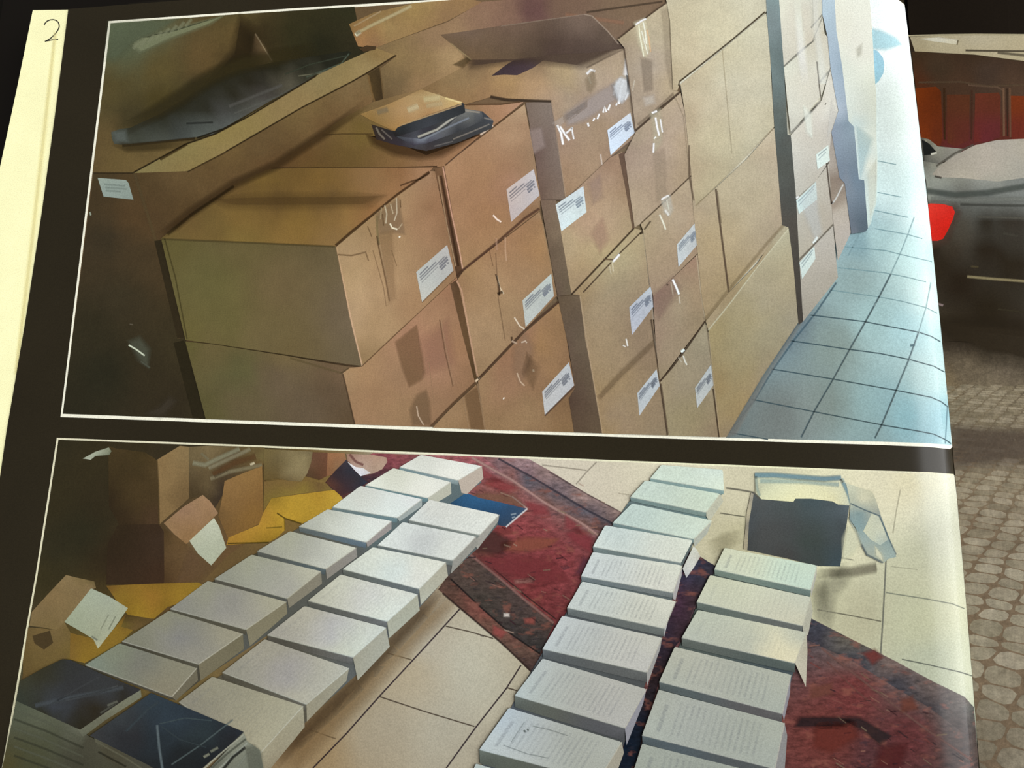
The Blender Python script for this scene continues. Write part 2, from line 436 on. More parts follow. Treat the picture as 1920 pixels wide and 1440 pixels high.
A.lines('grout_line', [(l, 1.7, '#41575f', .9) for l in gl]+[(l, 1.4, '#7fa0a6', .75) for l in gl2]+[(l, 2.6, '#506873', .75) for l in gv[:-1]]+[(gv[-1], 2, '#7795a2', .6)]+[(l, 2, '#8fabb0', .6) for l in gv2]
        + [([(x+2, y-2) for x, y in gv[1]], 1.6, '#b8cac8', .6), ([(x+2, y-2) for x, y in gv[2]], 1.6, '#c2d8da', .5)], parent=FL, label='dark grout lines between the floor tiles')
A.soft('floor_mark', [([(1706, 646), (1715, 645), (1715, 649), (1707, 650)], '#4c6d78', 2, .8)], parent=FL)
A.poly('blue_round_object', [(1628, 90), (1645, 96), (1655, 108), (1658, 122), (1656, 138), (1648, 152), (1640, 160), (1630, 158)], ['#93c1d2'], label='light blue round object standing behind the last carton column')
A.soft('blue_patch', [([(1630, 54), (1650, 58), (1680, 72), (1690, 84), (1660, 93), (1630, 92)], '#a9d2da', 10, .8)], label='pale blue patch beside the round blue object')

# --- open carton at the far left ---------------------------------
OC = A.poly('open_carton', [(208, 44), (440, 27.5), (665, 13), (680, 95), (700, 92), (600, 145), (400, 255), (251, 325), (174, 325)],
            ['#6c7257', '#5a4c2c', '#33301f', '#2d2a1e', '#4b3e28', '#35301f', '#4a3f2a', '#7a6036', '#6c5430'], mat='shade',
            extra=[(230, 90, '#5e6046'), (215, 55, '#6d755a'), (260, 60, '#646850'), (300, 130, '#66542c'), (380, 110, '#6b522f'), (440, 60, '#6a532f'), (300, 190, '#53441f'), (250, 220, '#4c4026'), (480, 70, '#3b2f1d'), (560, 60, '#37321f'),
                   (600, 90, '#2b291c'), (380, 180, '#3c3422'), (450, 130, '#3e3120'), (210, 160, '#5f4f2a'), (200, 270, '#6d5530'), (220, 300, '#755c32'), (330, 300, '#7a6036')],
            label='open carton at the upper left holding a dark plastic bag')
A.soft('inner_wall_glare', [([(246, 84), (262, 72), (330, 56), (420, 30), (392, 45), (320, 72), (262, 98)], '#8f9070', 12, .75), ([(208, 46), (330, 37), (250, 80), (215, 110), (203, 110)], '#6e755c', 24, .5)], parent=OC)
A.lines('inner_wall_glare', [([(250+i*14, 92-i*6), (262+i*14, 78-i*6)], 5, '#a9a888', .35) for i in range(8)], parent=OC)
A.soft('wall_highlight', [([(479, 64), (492, 84), (511, 114), (486, 128), (470, 112)], '#8b6d50', 9, .6)], parent=OC)
A.lines('wall_highlight', [([(479, 64), (495, 90), (510, 114)], 2.2, '#b79c80', .6), ([(482, 128), (512, 115)], 2, '#8b7758', .5)], parent=OC)
A.soft('fold_shading', [([(452, 32), (478, 62), (490, 126), (420, 150), (380, 170), (440, 100)], '#35291a', 30, .6)], parent=OC)
PB = A.poly('plastic_bag', [(209, 249), (226, 242), (245, 240), (300, 214), (345, 186), (400, 150), (450, 130), (520, 116), (600, 104), (655, 96), (660, 101), (618, 130), (590, 142), (400, 252), (366, 258), (300, 266), (228, 272), (215, 270), (211, 262)],
            ['#55564c', '#4a4a40', '#37352a', '#2f2c1e', '#2e2a1c', '#2c291d', '#2c291d', '#2a271b', '#27251c', '#262620', '#2c2d24', '#2a2a24', '#45423a', '#5c6064', '#5c6062', '#53544f', '#4c4c44', '#55564e', '#55564e'],
            extra=[(420, 215, '#48464a'), (500, 178, '#4c464a'), (380, 200, '#302d24'), (470, 150, '#2f2a22'), (300, 240, '#3b3a32'), (540, 160, '#5c554e'), (350, 247, '#4a4c4e'), (580, 132, '#2e2d26'), (330, 215, '#312e22'), (500, 140, '#2c2820'), (430, 235, '#5e6068'), (490, 205, '#605d62'), (250, 255, '#4a4a42'), (440, 180, '#332f28')],
            parent=OC, mat='paper', label='dark grey plastic bag lying in the open carton')
A.lines('plastic_bag_fold', [([(575, 145), (640, 120), (655, 101)], 2.2, '#5f6a62', .6), ([(560, 143), (600, 138), (645, 122)], 1.8, '#878273', .6), ([(535, 140), (580, 122), (650, 105)], 2, '#474c42', .6), ([(430, 200), (480, 180), (530, 160)], 5, '#6f6a70', .45),
        ([(440, 213), (520, 182), (590, 145)], 3, '#77757a', .35), ([(350, 232), (400, 230)], 3, '#2c2c2c', .5), ([(370, 259), (420, 242), (470, 215), (595, 146)], 2.4, '#2a241c', .9), ([(230, 274), (366, 260)], 4, '#3c2e1c', .7)], parent=OC)
A.lines('bag_edge_shading', [([(230, 236), (300, 208), (345, 180), (400, 143), (450, 122), (520, 108), (600, 96)], 24, '#40361f', .65), ([(212, 262), (240, 278), (300, 275), (360, 264)], 13, '#4a3a20', .5)], parent=OC)
A.soft('rounded_bag_end', [([(212, 248), (236, 246), (240, 266), (217, 267)], '#777b79', 12, .5)], parent=OC)
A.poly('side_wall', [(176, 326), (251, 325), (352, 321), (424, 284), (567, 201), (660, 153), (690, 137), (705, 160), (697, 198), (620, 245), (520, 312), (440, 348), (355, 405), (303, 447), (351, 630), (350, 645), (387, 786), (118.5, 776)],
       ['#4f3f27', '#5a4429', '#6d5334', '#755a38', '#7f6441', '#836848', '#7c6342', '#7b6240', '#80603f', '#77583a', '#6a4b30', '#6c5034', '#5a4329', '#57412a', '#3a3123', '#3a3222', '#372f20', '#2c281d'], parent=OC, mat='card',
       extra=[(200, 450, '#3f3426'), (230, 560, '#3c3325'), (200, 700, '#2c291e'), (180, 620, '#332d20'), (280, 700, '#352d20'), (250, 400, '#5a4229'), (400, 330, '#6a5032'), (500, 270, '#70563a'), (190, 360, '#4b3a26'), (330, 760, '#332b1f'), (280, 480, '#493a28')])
A.lines('corner_edge', [([(253, 327), (275, 395), (292, 450), (325, 560), (337, 635)], 5, '#6b5639', .5), ([(340, 650), (372, 785)], 4, '#5a4c30', .35), ([(176, 325), (251, 325)], 2.5, '#3f3120', .7)], parent=OC)
A.poly('box_gap', [(290, 452), (304, 450), (351, 630), (350, 634), (333, 634)], '#332a1d', parent=OC, mat='shade')
A.poly('box_gap', [(326, 643), (346, 638), (387, 786), (362, 783)], '#2b2519', parent=OC, mat='shade')
A.soft('plastic_glint', [([(243, 640), (262, 633), (280, 655), (278, 688), (262, 675)], '#5d6055', 14, .5)], parent=OC)
A.lines('plastic_glint', [([(242, 647), (257, 656), (272, 667)], 2.4, '#d5dcd0', .95), ([(244, 608), (250, 609)], 2, '#6f6458', .7), ([(169, 398), (171, 404)], 2.5, '#a9b0a4', .8), ([(265, 678), (282, 690)], 2.5, '#5c5f56', .6)], parent=OC)
A.soft('floor_glimmer', [([(275, 776), (300, 765), (320, 745), (330, 752), (312, 775), (300, 781)], '#4a4138', 16, .5)], parent=OC)
A.poly('flap', [(251, 325), (352, 321.5), (424, 284), (567, 201), (660, 153), (687, 137), (779, 82), (742, 86), (705, 91), (655, 113), (593, 143), (406, 252), (348, 272)],
       ['#8f7c4d', '#927a4b', '#9c8255', '#9b7f58', '#9c8257', '#9f855a', '#a58659', '#96774b', '#8e7145', '#957d53', '#97805a', '#9a824f', '#95804e'], parent=OC, mat='card', label='pale raised edge flap of the open carton')
A.lines('flap_edge', [([(251, 324), (348, 271), (375, 262), (406, 251), (470, 217), (593, 143)], 2.4, '#2f2416', .85), ([(424, 285), (567, 202), (660, 154), (690, 137), (777, 83)], 2.2, '#3a2b1b', .8), ([(352, 323), (424, 286)], 2, '#4b3822', .7),
        ([(301, 300), (352, 271)], 3.5, '#4a3518', .7)], parent=OC)
lb = A.poly('shipping_label', [(184, 334), (237, 338), (242, 344), (251, 375), (195, 369)], ['#a3ada8', '#a0aaa8', '#9aa5a3', '#929d9d', '#9aa6a6'], parent=OC, mat='paper', label='pale grey shipping label on the open carton')
A.lines('label_print', [([(196, 346), (236, 349)], 3, '#8b9695', .35), ([(198, 352), (238, 355)], 3, '#8b9695', .3), ([(200, 358), (228, 360)], 3, '#8b9695', .3)], parent=OC)

# --- carton lying behind, sealed with tape -------------------------
TC = A.poly('taped_carton', [(655, 46), (700, 25), (780, 6), (880, -2), (905, 5), (840, 40), (705, 90), (672, 88)], ['#8d6a3d', '#8a6b3f', '#9a7a46', '#8f6c42', '#855f40', '#8d6a45', '#8f6748', '#a5754a'], mat='card',
            extra=[(720, 60, '#a08050'), (690, 60, '#9f7446')], label='sealed carton lying behind the open carton, with a shiny strip of tape')
A.lines('tape', [([(668, 64), (700, 47), (740, 28), (772, 12)], 5, '#cbb68a', .65), ([(664, 50), (715, 22)], 2.5, '#c9a982', .5), ([(667, 67), (676, 60)], 6, '#efe6cf', .8)], parent=TC, label='shiny clear tape')
A.poly('end_flap', [(674, 92), (688, 86), (706, 88), (704, 94), (682, 98)], '#4b3826', parent=TC)
BW = A.poly('back_carton', [(705, 90), (840, 42), (905, 4), (1242, -22), (1250, 4), (1168, 82), (1096, 120), (880, 120), (790, 170), (720, 192), (700, 140), (745, 105)],
            ['#7e6446', '#8f6e4e', '#85614a', '#6e5340', '#6c533c', '#6f5540', '#5d4838', '#8b6a44', '#8f6f4b', '#6b5439', '#7a6243', '#8c7049'], mat='shade',
            extra=[(820, 70, '#8f6f50'), (900, 30, '#86644c'), (1000, 20, '#60403a'), (1060, 15, '#6b4f3c'), (1180, 15, '#6f553e'), (850, 110, '#a4845a'), (800, 120, '#8d7049'), (740, 150, '#776042'), (950, 45, '#7a5845')],
            label='brown carton wall at the back between the open cartons')
A.poly('dark_slot', [(690, 140), (713, 126), (718, 160), (720, 188), (704, 197), (696, 170)], ['#4f3d25', '#4a3a26', '#40311f', '#3c2e20', '#4a3824', '#5a4528'], parent=BW, mat='shade')
A.lines('slot_edge', [([(691, 142), (697, 172), (704, 196)], 3, '#9c7547', .5), ([(713, 127), (720, 187)], 2, '#8c6c45', .5)], parent=BW)
A.lines('upper_edge', [([(1100, 24), (1170, 14), (1242, 4)], 3, '#4c3a2b', .7), ([(1060, 28), (1170, 44)], 6, '#9c6a4c', .4)], parent=BW)

# --- carton with the raised dark flap --------------------------------
E1 = A.poly('flapped_carton', [(885, 118), (1010, 108), (1096, 100), (1171, 92), (1180, 150), (1190, 215), (1192, 258), (1144, 296), (1060, 375), (1045, 260), (1033, 191), (920, 183), (868, 198), (790, 168)],
            ['#7a5f40', '#7a5e41', '#846a4c', '#9b8064', '#a08565', '#94775a', '#8e6f52', '#8f6c4e', '#876447', '#8c6a4f', '#9b7a5a', '#8c6a45', '#8a6a42', '#80633f'], mat='card',
            extra=[(950, 160, '#9d7849'), (1000, 165, '#a27c53'), (1060, 140, '#9d8057'), (1100, 125, '#a08668'), (1120, 150, '#a08467'), (1060, 190, '#93785b'), (1100, 200, '#8f7257'), (1120, 240, '#90704f'), (1110, 300, '#92704f'), (1070, 320, '#906c4c'), (860, 150, '#8c7049'), (1150, 180, '#927660')],
            label='carton with a raised dark flap and crinkled tape, right of the wrapped books')
A.poly('side_face', [(986, 193), (1033, 191), (1047, 280), (1060, 376), (1014, 377), (1003, 290)], ['#6d594a', '#776353', '#705a4a', '#6f5848', '#644d3f', '#654e42'], parent=E1, mat='card')
A.soft('tape', [([(990, 245), (1015, 240), (1022, 275), (1000, 290)], '#a4897a', 10, .45)], parent=E1)
A.poly('hole', [(922, 143), (950, 122), (975, 107), (1000, 108), (1026, 109), (1000, 128), (970, 142), (945, 141)], ['#3d2f31', '#3a2c30', '#39292a', '#4a372c', '#5a4534', '#453537', '#443438', '#3f3134'], parent=E1, mat='paper', label='dark opening in the top of the flapped carton')
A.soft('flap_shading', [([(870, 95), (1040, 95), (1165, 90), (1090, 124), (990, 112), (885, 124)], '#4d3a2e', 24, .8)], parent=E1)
A.poly('raised_flap', [(826, 66), (870, 60), (960, 46), (1096, 28), (1110, 30), (1140, 60), (1171, 91), (1110, 100), (1040, 102), (1005, 108), (960, 112), (884, 113), (862, 96), (845, 82)],
       ['#6e5641', '#6c5545', '#69503f', '#6b5445', '#665041', '#594638', '#4c3a30', '#4b392f', '#4a372d', '#4c3a2c', '#5c4733', '#6a5138', '#665038', '#6b543e'], parent=E1, mat='shade', label='raised dark flap of the carton')
A.lines('raised_flap_edge', [([(1096, 28), (1110, 31), (1140, 60), (1160, 84)], 2, '#b0937a', .5), ([(940, 50), (1096, 28)], 1.6, '#9c806a', .45), ([(845, 82), (884, 113)], 2, '#a98d60', .6)], parent=E1)
A.soft('flap_tip', [([(850, 122), (876, 108), (884, 113), (868, 128)], '#4a3b22', 6, .5)], parent=E1)
A.lines('front_edge', [([(920, 182), (950, 188), (1034, 191)], 4, '#3f3023', .85), ([(1035, 193), (1047, 280), (1062, 376)], 2, '#a48468', .5), ([(1015, 377), (1061, 376)], 2.5, '#4b382b', .7), ([(1062, 373), (1100, 340), (1144, 297), (1191, 259)], 2, '#6a5140', .7),
        ([(1100, 128), (1171, 92)], 3, '#5c4838', .35)], parent=E1)
A.lines('tape_glint', [([(1045, 235), (1052, 250), (1056, 272)], 3.5, '#fdf8e8', .95), ([(1050, 238), (1062, 256), (1068, 264)], 3.5, '#fdf8e8', .95), ([(1060, 252), (1074, 240)], 3, '#fff', .8), ([(1072, 240), (1076, 262)], 2.5, '#f0e4cc', .8), ([(1102, 231), (1104, 238)], 3, '#fff', .9),
        ([(1112, 228), (1115, 222)], 2.5, '#fff', .9), ([(1120, 224), (1124, 214)], 2.5, '#fff', .9), ([(1131, 212), (1134, 200), (1137, 211)], 3, '#fff', .95), ([(1140, 208), (1144, 197)], 3, '#fff', .95), ([(1155, 199), (1158, 194)], 2.5, '#fff', .8),
        ([(1160, 196), (1164, 170), (1170, 150)], 4, '#fbf7ea', .9), ([(1172, 188), (1178, 175)], 3, '#fff', .9), ([(1150, 180), (1156, 160), (1164, 148)], 4, '#e6dccb', .7), ([(1100, 140), (1108, 132), (1116, 135)], 4, '#efe3cc', .7), ([(1104, 145), (1108, 158)], 3, '#c9b596', .7),
        ([(1112, 334), (1114, 342)], 2, '#f3ddc6', .9), ([(1126, 290), (1129, 310)], 2.5, '#c9ab90', .7)], parent=E1, label='bright glints on crinkled tape')
A.soft('tape', [([(1174, 112), (1190, 102), (1199, 125), (1192, 160), (1183, 178), (1176, 172), (1180, 150), (1170, 140)], '#efe9dc', 8, .85), ([(1148, 160), (1165, 146), (1180, 150), (1182, 175), (1166, 194), (1152, 182)], '#c5bcb4', 10, .75),
        ([(1096, 190), (1150, 158), (1156, 186), (1100, 224), (1064, 236), (1060, 215)], '#a18b7c', 14, .6), ([(1036, 232), (1100, 190), (1098, 200), (1048, 238)], '#b49c86', 8, .4), ([(1098, 150), (1114, 132), (1118, 158), (1108, 175), (1102, 170)], '#8a7152', 8, .5)], parent=E1, label='crinkled clear tape')
def shiplabel(parent, q, col='#b2afa8', fold=None, dark='#777880'):
    """q: top-left, top-right, bottom-right, bottom-left"""
    o = A.poly('shipping_label', q, col if isinstance(col, list) else [col], parent=parent, mat='paper', label='white printed shipping label')
    a, b, c, d = [Vector(p) for p in q]
    def P(u, v): 
        r = a*(1-u)*(1-v)+b*u*(1-v)+c*u*v+d*(1-u)*v; return (r.x, r.y)
    ln = [([P(.08, .16), P(.36, .14)], 1.9, dark, .7), ([P(.07, .26), P(.60, .22)], 1.9, dark, .6), ([P(.07, .34), P(.86, .30)], 1.7, dark, .55), ([P(.10, .44), P(.62, .42)], 1.3, dark, .35),
          ([P(.66, .40), P(.93, .38)], 2.6, dark, .65), ([P(.66, .50), P(.93, .48)], 2.8, dark, .8), ([P(.68, .60), P(.84, .59)], 2.6, dark, .8), ([P(.88, .60), P(.93, .60)], 2.6, dark, .6)]
    A.lines('label_print', ln, parent=parent)
shiplabel(E1, [(1139, 245), (1182, 212), (1190, 250), (1145, 292)], ['#bdbbb9', '#b9b2ac', '#b5b4b4', '#bdbdbd'])

# --- flat carton with the shrink-wrapped books ------------------------
D1 = A.poly('carton', [(833, 312), (984, 196), (992, 240), (1003, 300), (1014, 375), (1012, 396), (868, 506), (850, 405)], ['#a17f5a', '#a5845f', '#94704f', '#8c6c4c', '#8a694a', '#836141', '#98774f', '#9b7a55'], mat='card',
            extra=[(910, 330, '#9c7b55'), (920, 420, '#98764f'), (950, 260, '#a17f5c'), (960, 340, '#9a775a'), (980, 300, '#8d6c4c')], label='carton under the shrink-wrapped books')
A.poly('top_face', [(505, 318), (560, 280), (600, 253), (640, 225), (700, 192), (790, 168), (868, 198), (940, 198), (982, 192), (900, 258), (833, 312), (817, 315), (740, 316), (600, 316)],
       ['#6b4b30', '#70502f', '#775838', '#7a5f3a', '#7b6140', '#8b6e48', '#8c6c48', '#9c724f', '#a5795a', '#946f4c', '#93704c', '#8d6a48', '#82603a', '#73552f'], parent=D1, mat='card',
       extra=[(650, 290, '#73582f'), (720, 300, '#7c5d36'), (680, 250, '#78602f'), (880, 260, '#95704b'), (640, 240, '#806437'), (800, 290, '#83623f')])
A.lines('seam', [([(604, 254), (640, 252), (700, 252)], 1.6, '#5c4526', .6), ([(510, 316.5), (600, 316), (740, 315.5), (820, 313)], 2, '#3b2a1a', .85), ([(835, 311), (860, 290), (900, 257), (984, 195)], 2, '#5b4028', .8), ([(838, 309), (870, 282), (895, 262)], 2, '#d0a985', .5),
        ([(874, 197.5), (940, 196), (976, 192)], 2, '#5c4027', .8), ([(600, 316), (505, 320)], 2, '#3b2a1a', .5)], parent=D1)
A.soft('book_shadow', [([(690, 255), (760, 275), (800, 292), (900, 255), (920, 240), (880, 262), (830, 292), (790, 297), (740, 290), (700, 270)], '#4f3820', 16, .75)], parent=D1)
A.poly('box_gap', [(815, 318), (832, 312), (850, 405), (868, 506), (857, 518), (840, 425)], ['#6a5036', '#7b5c3d', '#6a4e34', '#5a4029', '#4d3725', '#5c4430'], parent=D1, mat='shade')
A.lines('box_edge', [([(831, 314), (846, 395), (862, 470), (868, 505)], 2.2, '#d6a98a', .75), ([(822, 330), (838, 420), (855, 500)], 2, '#b89a72', .6), ([(827, 330), (845, 420), (860, 500)], 3.5, '#3f2b1b', .6)], parent=D1)
A.lines('tape_glint', [([(925, 404), (932, 412), (940, 417)], 2.6, '#f4e8d6', .9), ([(901, 254), (925, 236)], 3, '#dcc7ae', .7)], parent=D1)
shiplabel(D1, [(950, 356), (1001, 318), (1012, 367), (959, 417)], ['#bab2ab', '#b5aca9', '#aaa19f', '#b1aaa8'])
WBt = [(676, 215), (740, 194), (790, 169), (870, 194), (868, 199), (745, 240), (742, 248), (700, 228)]
WB = A.poly('shrink_wrapped_books', [(697, 234), (742, 248), (868, 205), (905, 210), (926, 228), (922, 242), (860, 268), (800, 284), (740, 272), (706, 262)], ['#3b302c', '#2b2b2e', '#33373c', '#3b3f44', '#40444a', '#3b3d3e', '#3b3c3c', '#3f3a3b', '#39303a', '#3a2e2c'],
            extra=[(780, 258, '#4a4d58'), (840, 235, '#3d4042'), (800, 250, '#32323a')], mat='paper', label='small pile of shrink-wrapped books on the carton, the top one with a tan cover')
A.poly('middle_book', [(742, 256), (790, 262), (840, 238), (872, 205), (903, 210), (908, 226), (860, 248), (800, 270), (776, 274)], ['#41454f', '#7a8496', '#5b5f63', '#6d6f6b', '#55585b', '#3a3d40', '#34373b', '#43424e', '#3a3442'], parent=WB, mat='paper')
A.lines('wrap_glint', [([(784, 258), (820, 244), (850, 222), (868, 208)], 3.5, '#b9b9ae', .75), ([(795, 262), (840, 240), (880, 222)], 3, '#8f9aa8', .5), ([(870, 208), (900, 212)], 3, '#a39b8c', .6), ([(850, 262), (890, 246), (918, 234)], 2.2, '#8b867c', .6), ([(908, 222), (924, 226)], 2.4, '#8d8880', .6),
        ([(706, 240), (712, 252), (722, 262)], 3, '#9c8f88', .5), ([(716, 244), (736, 262)], 2.4, '#857a78', .5), ([(815, 275), (850, 266)], 2, '#7c7a78', .5)], parent=WB)
A.poly('top_book_edge', [(740, 236), (745, 240), (868, 194), (871, 196), (873, 212), (850, 222), (800, 240), (742, 258), (738, 250)], ['#2c3036', '#2f353b', '#2f3438', '#2e3236', '#2c2f31', '#34383c', '#3c4048', '#262628', '#2a2628'], parent=WB, mat='paper')
A.poly('tan_cover', [(676, 215), (730, 196), (790, 169), (820, 178), (868, 194), (800, 217), (746, 240), (741, 247), (700, 229)], ['#a07a45', '#a8824f', '#9b7a4c', '#b49a68', '#c0a05f', '#a67d4e', '#b08650', '#8f6a32', '#93703a'], parent=WB, mat='paper',
       extra=[(790, 195, '#b99b6c'), (720, 215, '#9a7c55'), (760, 210, '#b18b5e')], label='tan cover of the top book')
A.lines('cover_glint', [([(765, 208), (785, 200)], 9, '#d8c69c', .6), ([(795, 188), (825, 184)], 9, '#d6c490', .55), ([(800, 200), (830, 195)], 7, '#c9b384', .5), ([(835, 185), (866, 194)], 3, '#e8d08c', .8), ([(708, 212), (728, 206)], 8, '#93826a', .5), ([(752, 236), (866, 197)], 2, '#c9a878', .6)], parent=WB)

# --- front carton ---------------------------------------------------
B = A.poly('carton', [(632, 463), (740, 372), (806, 322), (816, 322), (838, 425), (857, 520), (679, 687), (655, 590)], ['#a98a68', '#a68661', '#a08060', '#8c6d4b', '#8a6a49', '#8c6a48', '#8b6f48', '#a28560'], mat='card',
           extra=[(740, 450, '#9e7e58'), (700, 600, '#9a7c54'), (790, 420, '#9a7754'), (720, 520, '#9f7f58'), (820, 390, '#8f6d4b'), (670, 530, '#a88a62'), (780, 570, '#93714c')], label='largest carton in front, unstacked edge facing the viewer, with a white shipping label')
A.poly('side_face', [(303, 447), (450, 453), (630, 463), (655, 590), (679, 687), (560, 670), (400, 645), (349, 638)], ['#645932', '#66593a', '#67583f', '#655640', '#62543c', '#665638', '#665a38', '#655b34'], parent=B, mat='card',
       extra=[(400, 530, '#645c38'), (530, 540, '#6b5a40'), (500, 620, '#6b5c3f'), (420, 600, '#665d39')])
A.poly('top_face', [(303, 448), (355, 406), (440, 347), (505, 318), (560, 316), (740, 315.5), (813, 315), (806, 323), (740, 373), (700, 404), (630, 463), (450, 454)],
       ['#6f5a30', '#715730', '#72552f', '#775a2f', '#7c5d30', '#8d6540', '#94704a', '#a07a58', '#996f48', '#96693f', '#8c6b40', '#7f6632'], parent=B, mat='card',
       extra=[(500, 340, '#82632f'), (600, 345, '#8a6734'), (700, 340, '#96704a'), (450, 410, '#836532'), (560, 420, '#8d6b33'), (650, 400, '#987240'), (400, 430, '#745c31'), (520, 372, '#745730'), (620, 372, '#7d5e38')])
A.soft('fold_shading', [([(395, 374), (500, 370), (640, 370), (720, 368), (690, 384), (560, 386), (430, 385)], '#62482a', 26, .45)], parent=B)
A.lines('edge', [([(304, 449), (450, 455), (629, 463)], 3, '#5b4c2d', .5), ([(630, 461), (660, 435), (700, 403), (745, 366), (806, 323)], 3.4, '#4f3721', .85), ([(632, 464), (645, 530), (662, 612), (680, 686)], 2.4, '#cda67f', .75), ([(352, 641), (400, 646), (540, 667), (655, 686), (679, 688)], 2.2, '#33291a', .7),
        ([(681, 686), (740, 630), (800, 575), (857, 521)], 2, '#6f5133', .7), ([(310, 448), (330, 520), (352, 636)], 2, '#4e4527', .6), ([(751, 349), (775, 340), (790, 336), (806, 326)], 2.5, '#5a3f28', .7)], parent=B)
A.lines('crease', [([(707, 443), (712, 470), (725, 530), (731, 565)], 2.2, '#6f5235', .65), ([(709, 443), (715, 470), (728, 530)], 2, '#c0a077', .5), ([(686, 472), (692, 490)], 2, '#7b5e3e', .5), ([(634, 478), (660, 480), (685, 474)], 2.4, '#7f6244', .6), ([(735, 470), (745, 500)], 1.5, '#7b5e3e', .4), ([(700, 470), (720, 540), (725, 575)], 1.5, '#7e6142', .4),
        ([(690, 425), (698, 445)], 1.6, '#6b5033', .5), ([(708, 405), (708, 430), (711, 460)], 4, '#8e8053', .45)], parent=B)
A.soft('tape', [([(706, 402), (748, 372), (760, 440), (735, 436), (712, 440)], '#91765a', 10, .45), ([(712, 440), (736, 436), (742, 560), (730, 570)], '#92724d', 12, .3)], parent=B)
A.lines('tape_glint', [([(732, 420), (736, 428), (746, 431)], 2.6, '#f0e6cc', .9), ([(744, 372), (745, 400), (740, 415)], 2, '#d9c8ae', .7), ([(722, 386), (726, 402), (724, 420)], 2.2, '#d9c8ae', .7), ([(733, 383), (738, 402)], 2, '#cdb99a', .7), ([(716, 390), (714, 412)], 2, '#bfa884', .6), ([(748, 430), (755, 420)], 2, '#c9b391', .6),
        ([(749, 444), (751, 446)], 3, '#f6ead8', .9), ([(751, 375), (752, 390)], 1.8, '#6b5033', .6), ([(718, 402), (720, 424)], 1.8, '#6b5033', .6)], parent=B, label='bright glints on crinkled tape')
shiplabel(B, [(781, 511), (839, 460), (851, 508), (792, 567)], ['#a9ada8', '#acaeab', '#a5a6a2', '#adada4'])
A.lines('label_edge', [([(851, 509), (792, 568)], 1.8, '#7f6140', .6)], parent=B)

# --- carton under the front carton -----------------------------------
Cc = A.poly('carton', [(644, 700), (656, 690), (680, 688), (857, 521), (866, 560), (893, 716), (808, 801), (667, 796)], ['#9a7a55', '#97764f', '#997650', '#93694a', '#8a6446', '#876344', '#8a6748', '#93704d'], mat='card',
            extra=[(750, 700, '#916f4e'), (820, 600, '#96704f'), (860, 650, '#926a48'), (820, 680, '#9a7154'), (700, 740, '#93704c'), (790, 650, '#9a6f52'), (760, 780, '#8f6f4b')], label='carton directly under the large front carton, its edge cut by the bottom of the photograph')
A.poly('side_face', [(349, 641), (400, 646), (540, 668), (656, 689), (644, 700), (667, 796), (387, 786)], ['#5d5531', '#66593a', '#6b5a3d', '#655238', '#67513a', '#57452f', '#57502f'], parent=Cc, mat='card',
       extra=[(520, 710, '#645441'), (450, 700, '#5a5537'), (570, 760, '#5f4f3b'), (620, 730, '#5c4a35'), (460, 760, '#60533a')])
A.lines('edge', [([(545, 672), (600, 688), (641, 700)], 3, '#6b5a3a', .5), ([(644, 702), (652, 735), (666, 796)], 2.4, '#4d3a27', .5), ([(641, 700), (656, 690)], 2, '#5b4930', .7), ([(808, 800), (850, 757), (893, 717)], 3.2, '#5b412a', .75)], parent=Cc)
A.soft('tape', [([(742, 642), (782, 610), (790, 655), (797, 700), (792, 712), (768, 726), (755, 690)], '#7d5c3c', 7, .55), ([(782, 742), (800, 732), (806, 755), (808, 798), (775, 798), (770, 770)], '#7c6042', 9, .5), ([(795, 640), (840, 600), (850, 680), (800, 700)], '#a07158', 30, .4)], parent=Cc, label='brown packing tape')
A.lines('crease', [([(825, 600), (835, 660), (850, 725)], 1.8, '#6f5136', .5), ([(828, 600), (838, 660), (852, 722)], 1.6, '#b28b66', .4), ([(782, 762), (785, 780), (795, 797)], 2, '#cdb092', .7), ([(805, 680), (815, 760)], 1.4, '#a5805c', .4)], parent=Cc)
Cd = A.poly('carton', [(893, 722), (897, 730), (911, 806), (812, 802), (850, 762)], ['#8d6b48', '#83613f', '#85633f', '#8f6f4a', '#91704d'], mat='card', label='corner of a carton at the bottom edge, below the crossing seams')
A.soft('tape', [([(872, 742), (896, 726), (908, 806), (884, 804)], '#7a5a3a', 5, .5)], parent=Cd)
A.lines('edge', [([(868, 745), (880, 804)], 1.8, '#a98560', .5)], parent=Cd)

A.lines('contact_shadow', [([(303, 447), (330, 424), (355, 403), (400, 372), (440, 346), (520, 310), (620, 244), (697, 194)], 15, '#4a3520', .55), ([(316, 440), (360, 404), (440, 350)], 5, '#2f2214', .5)], parent=OC)
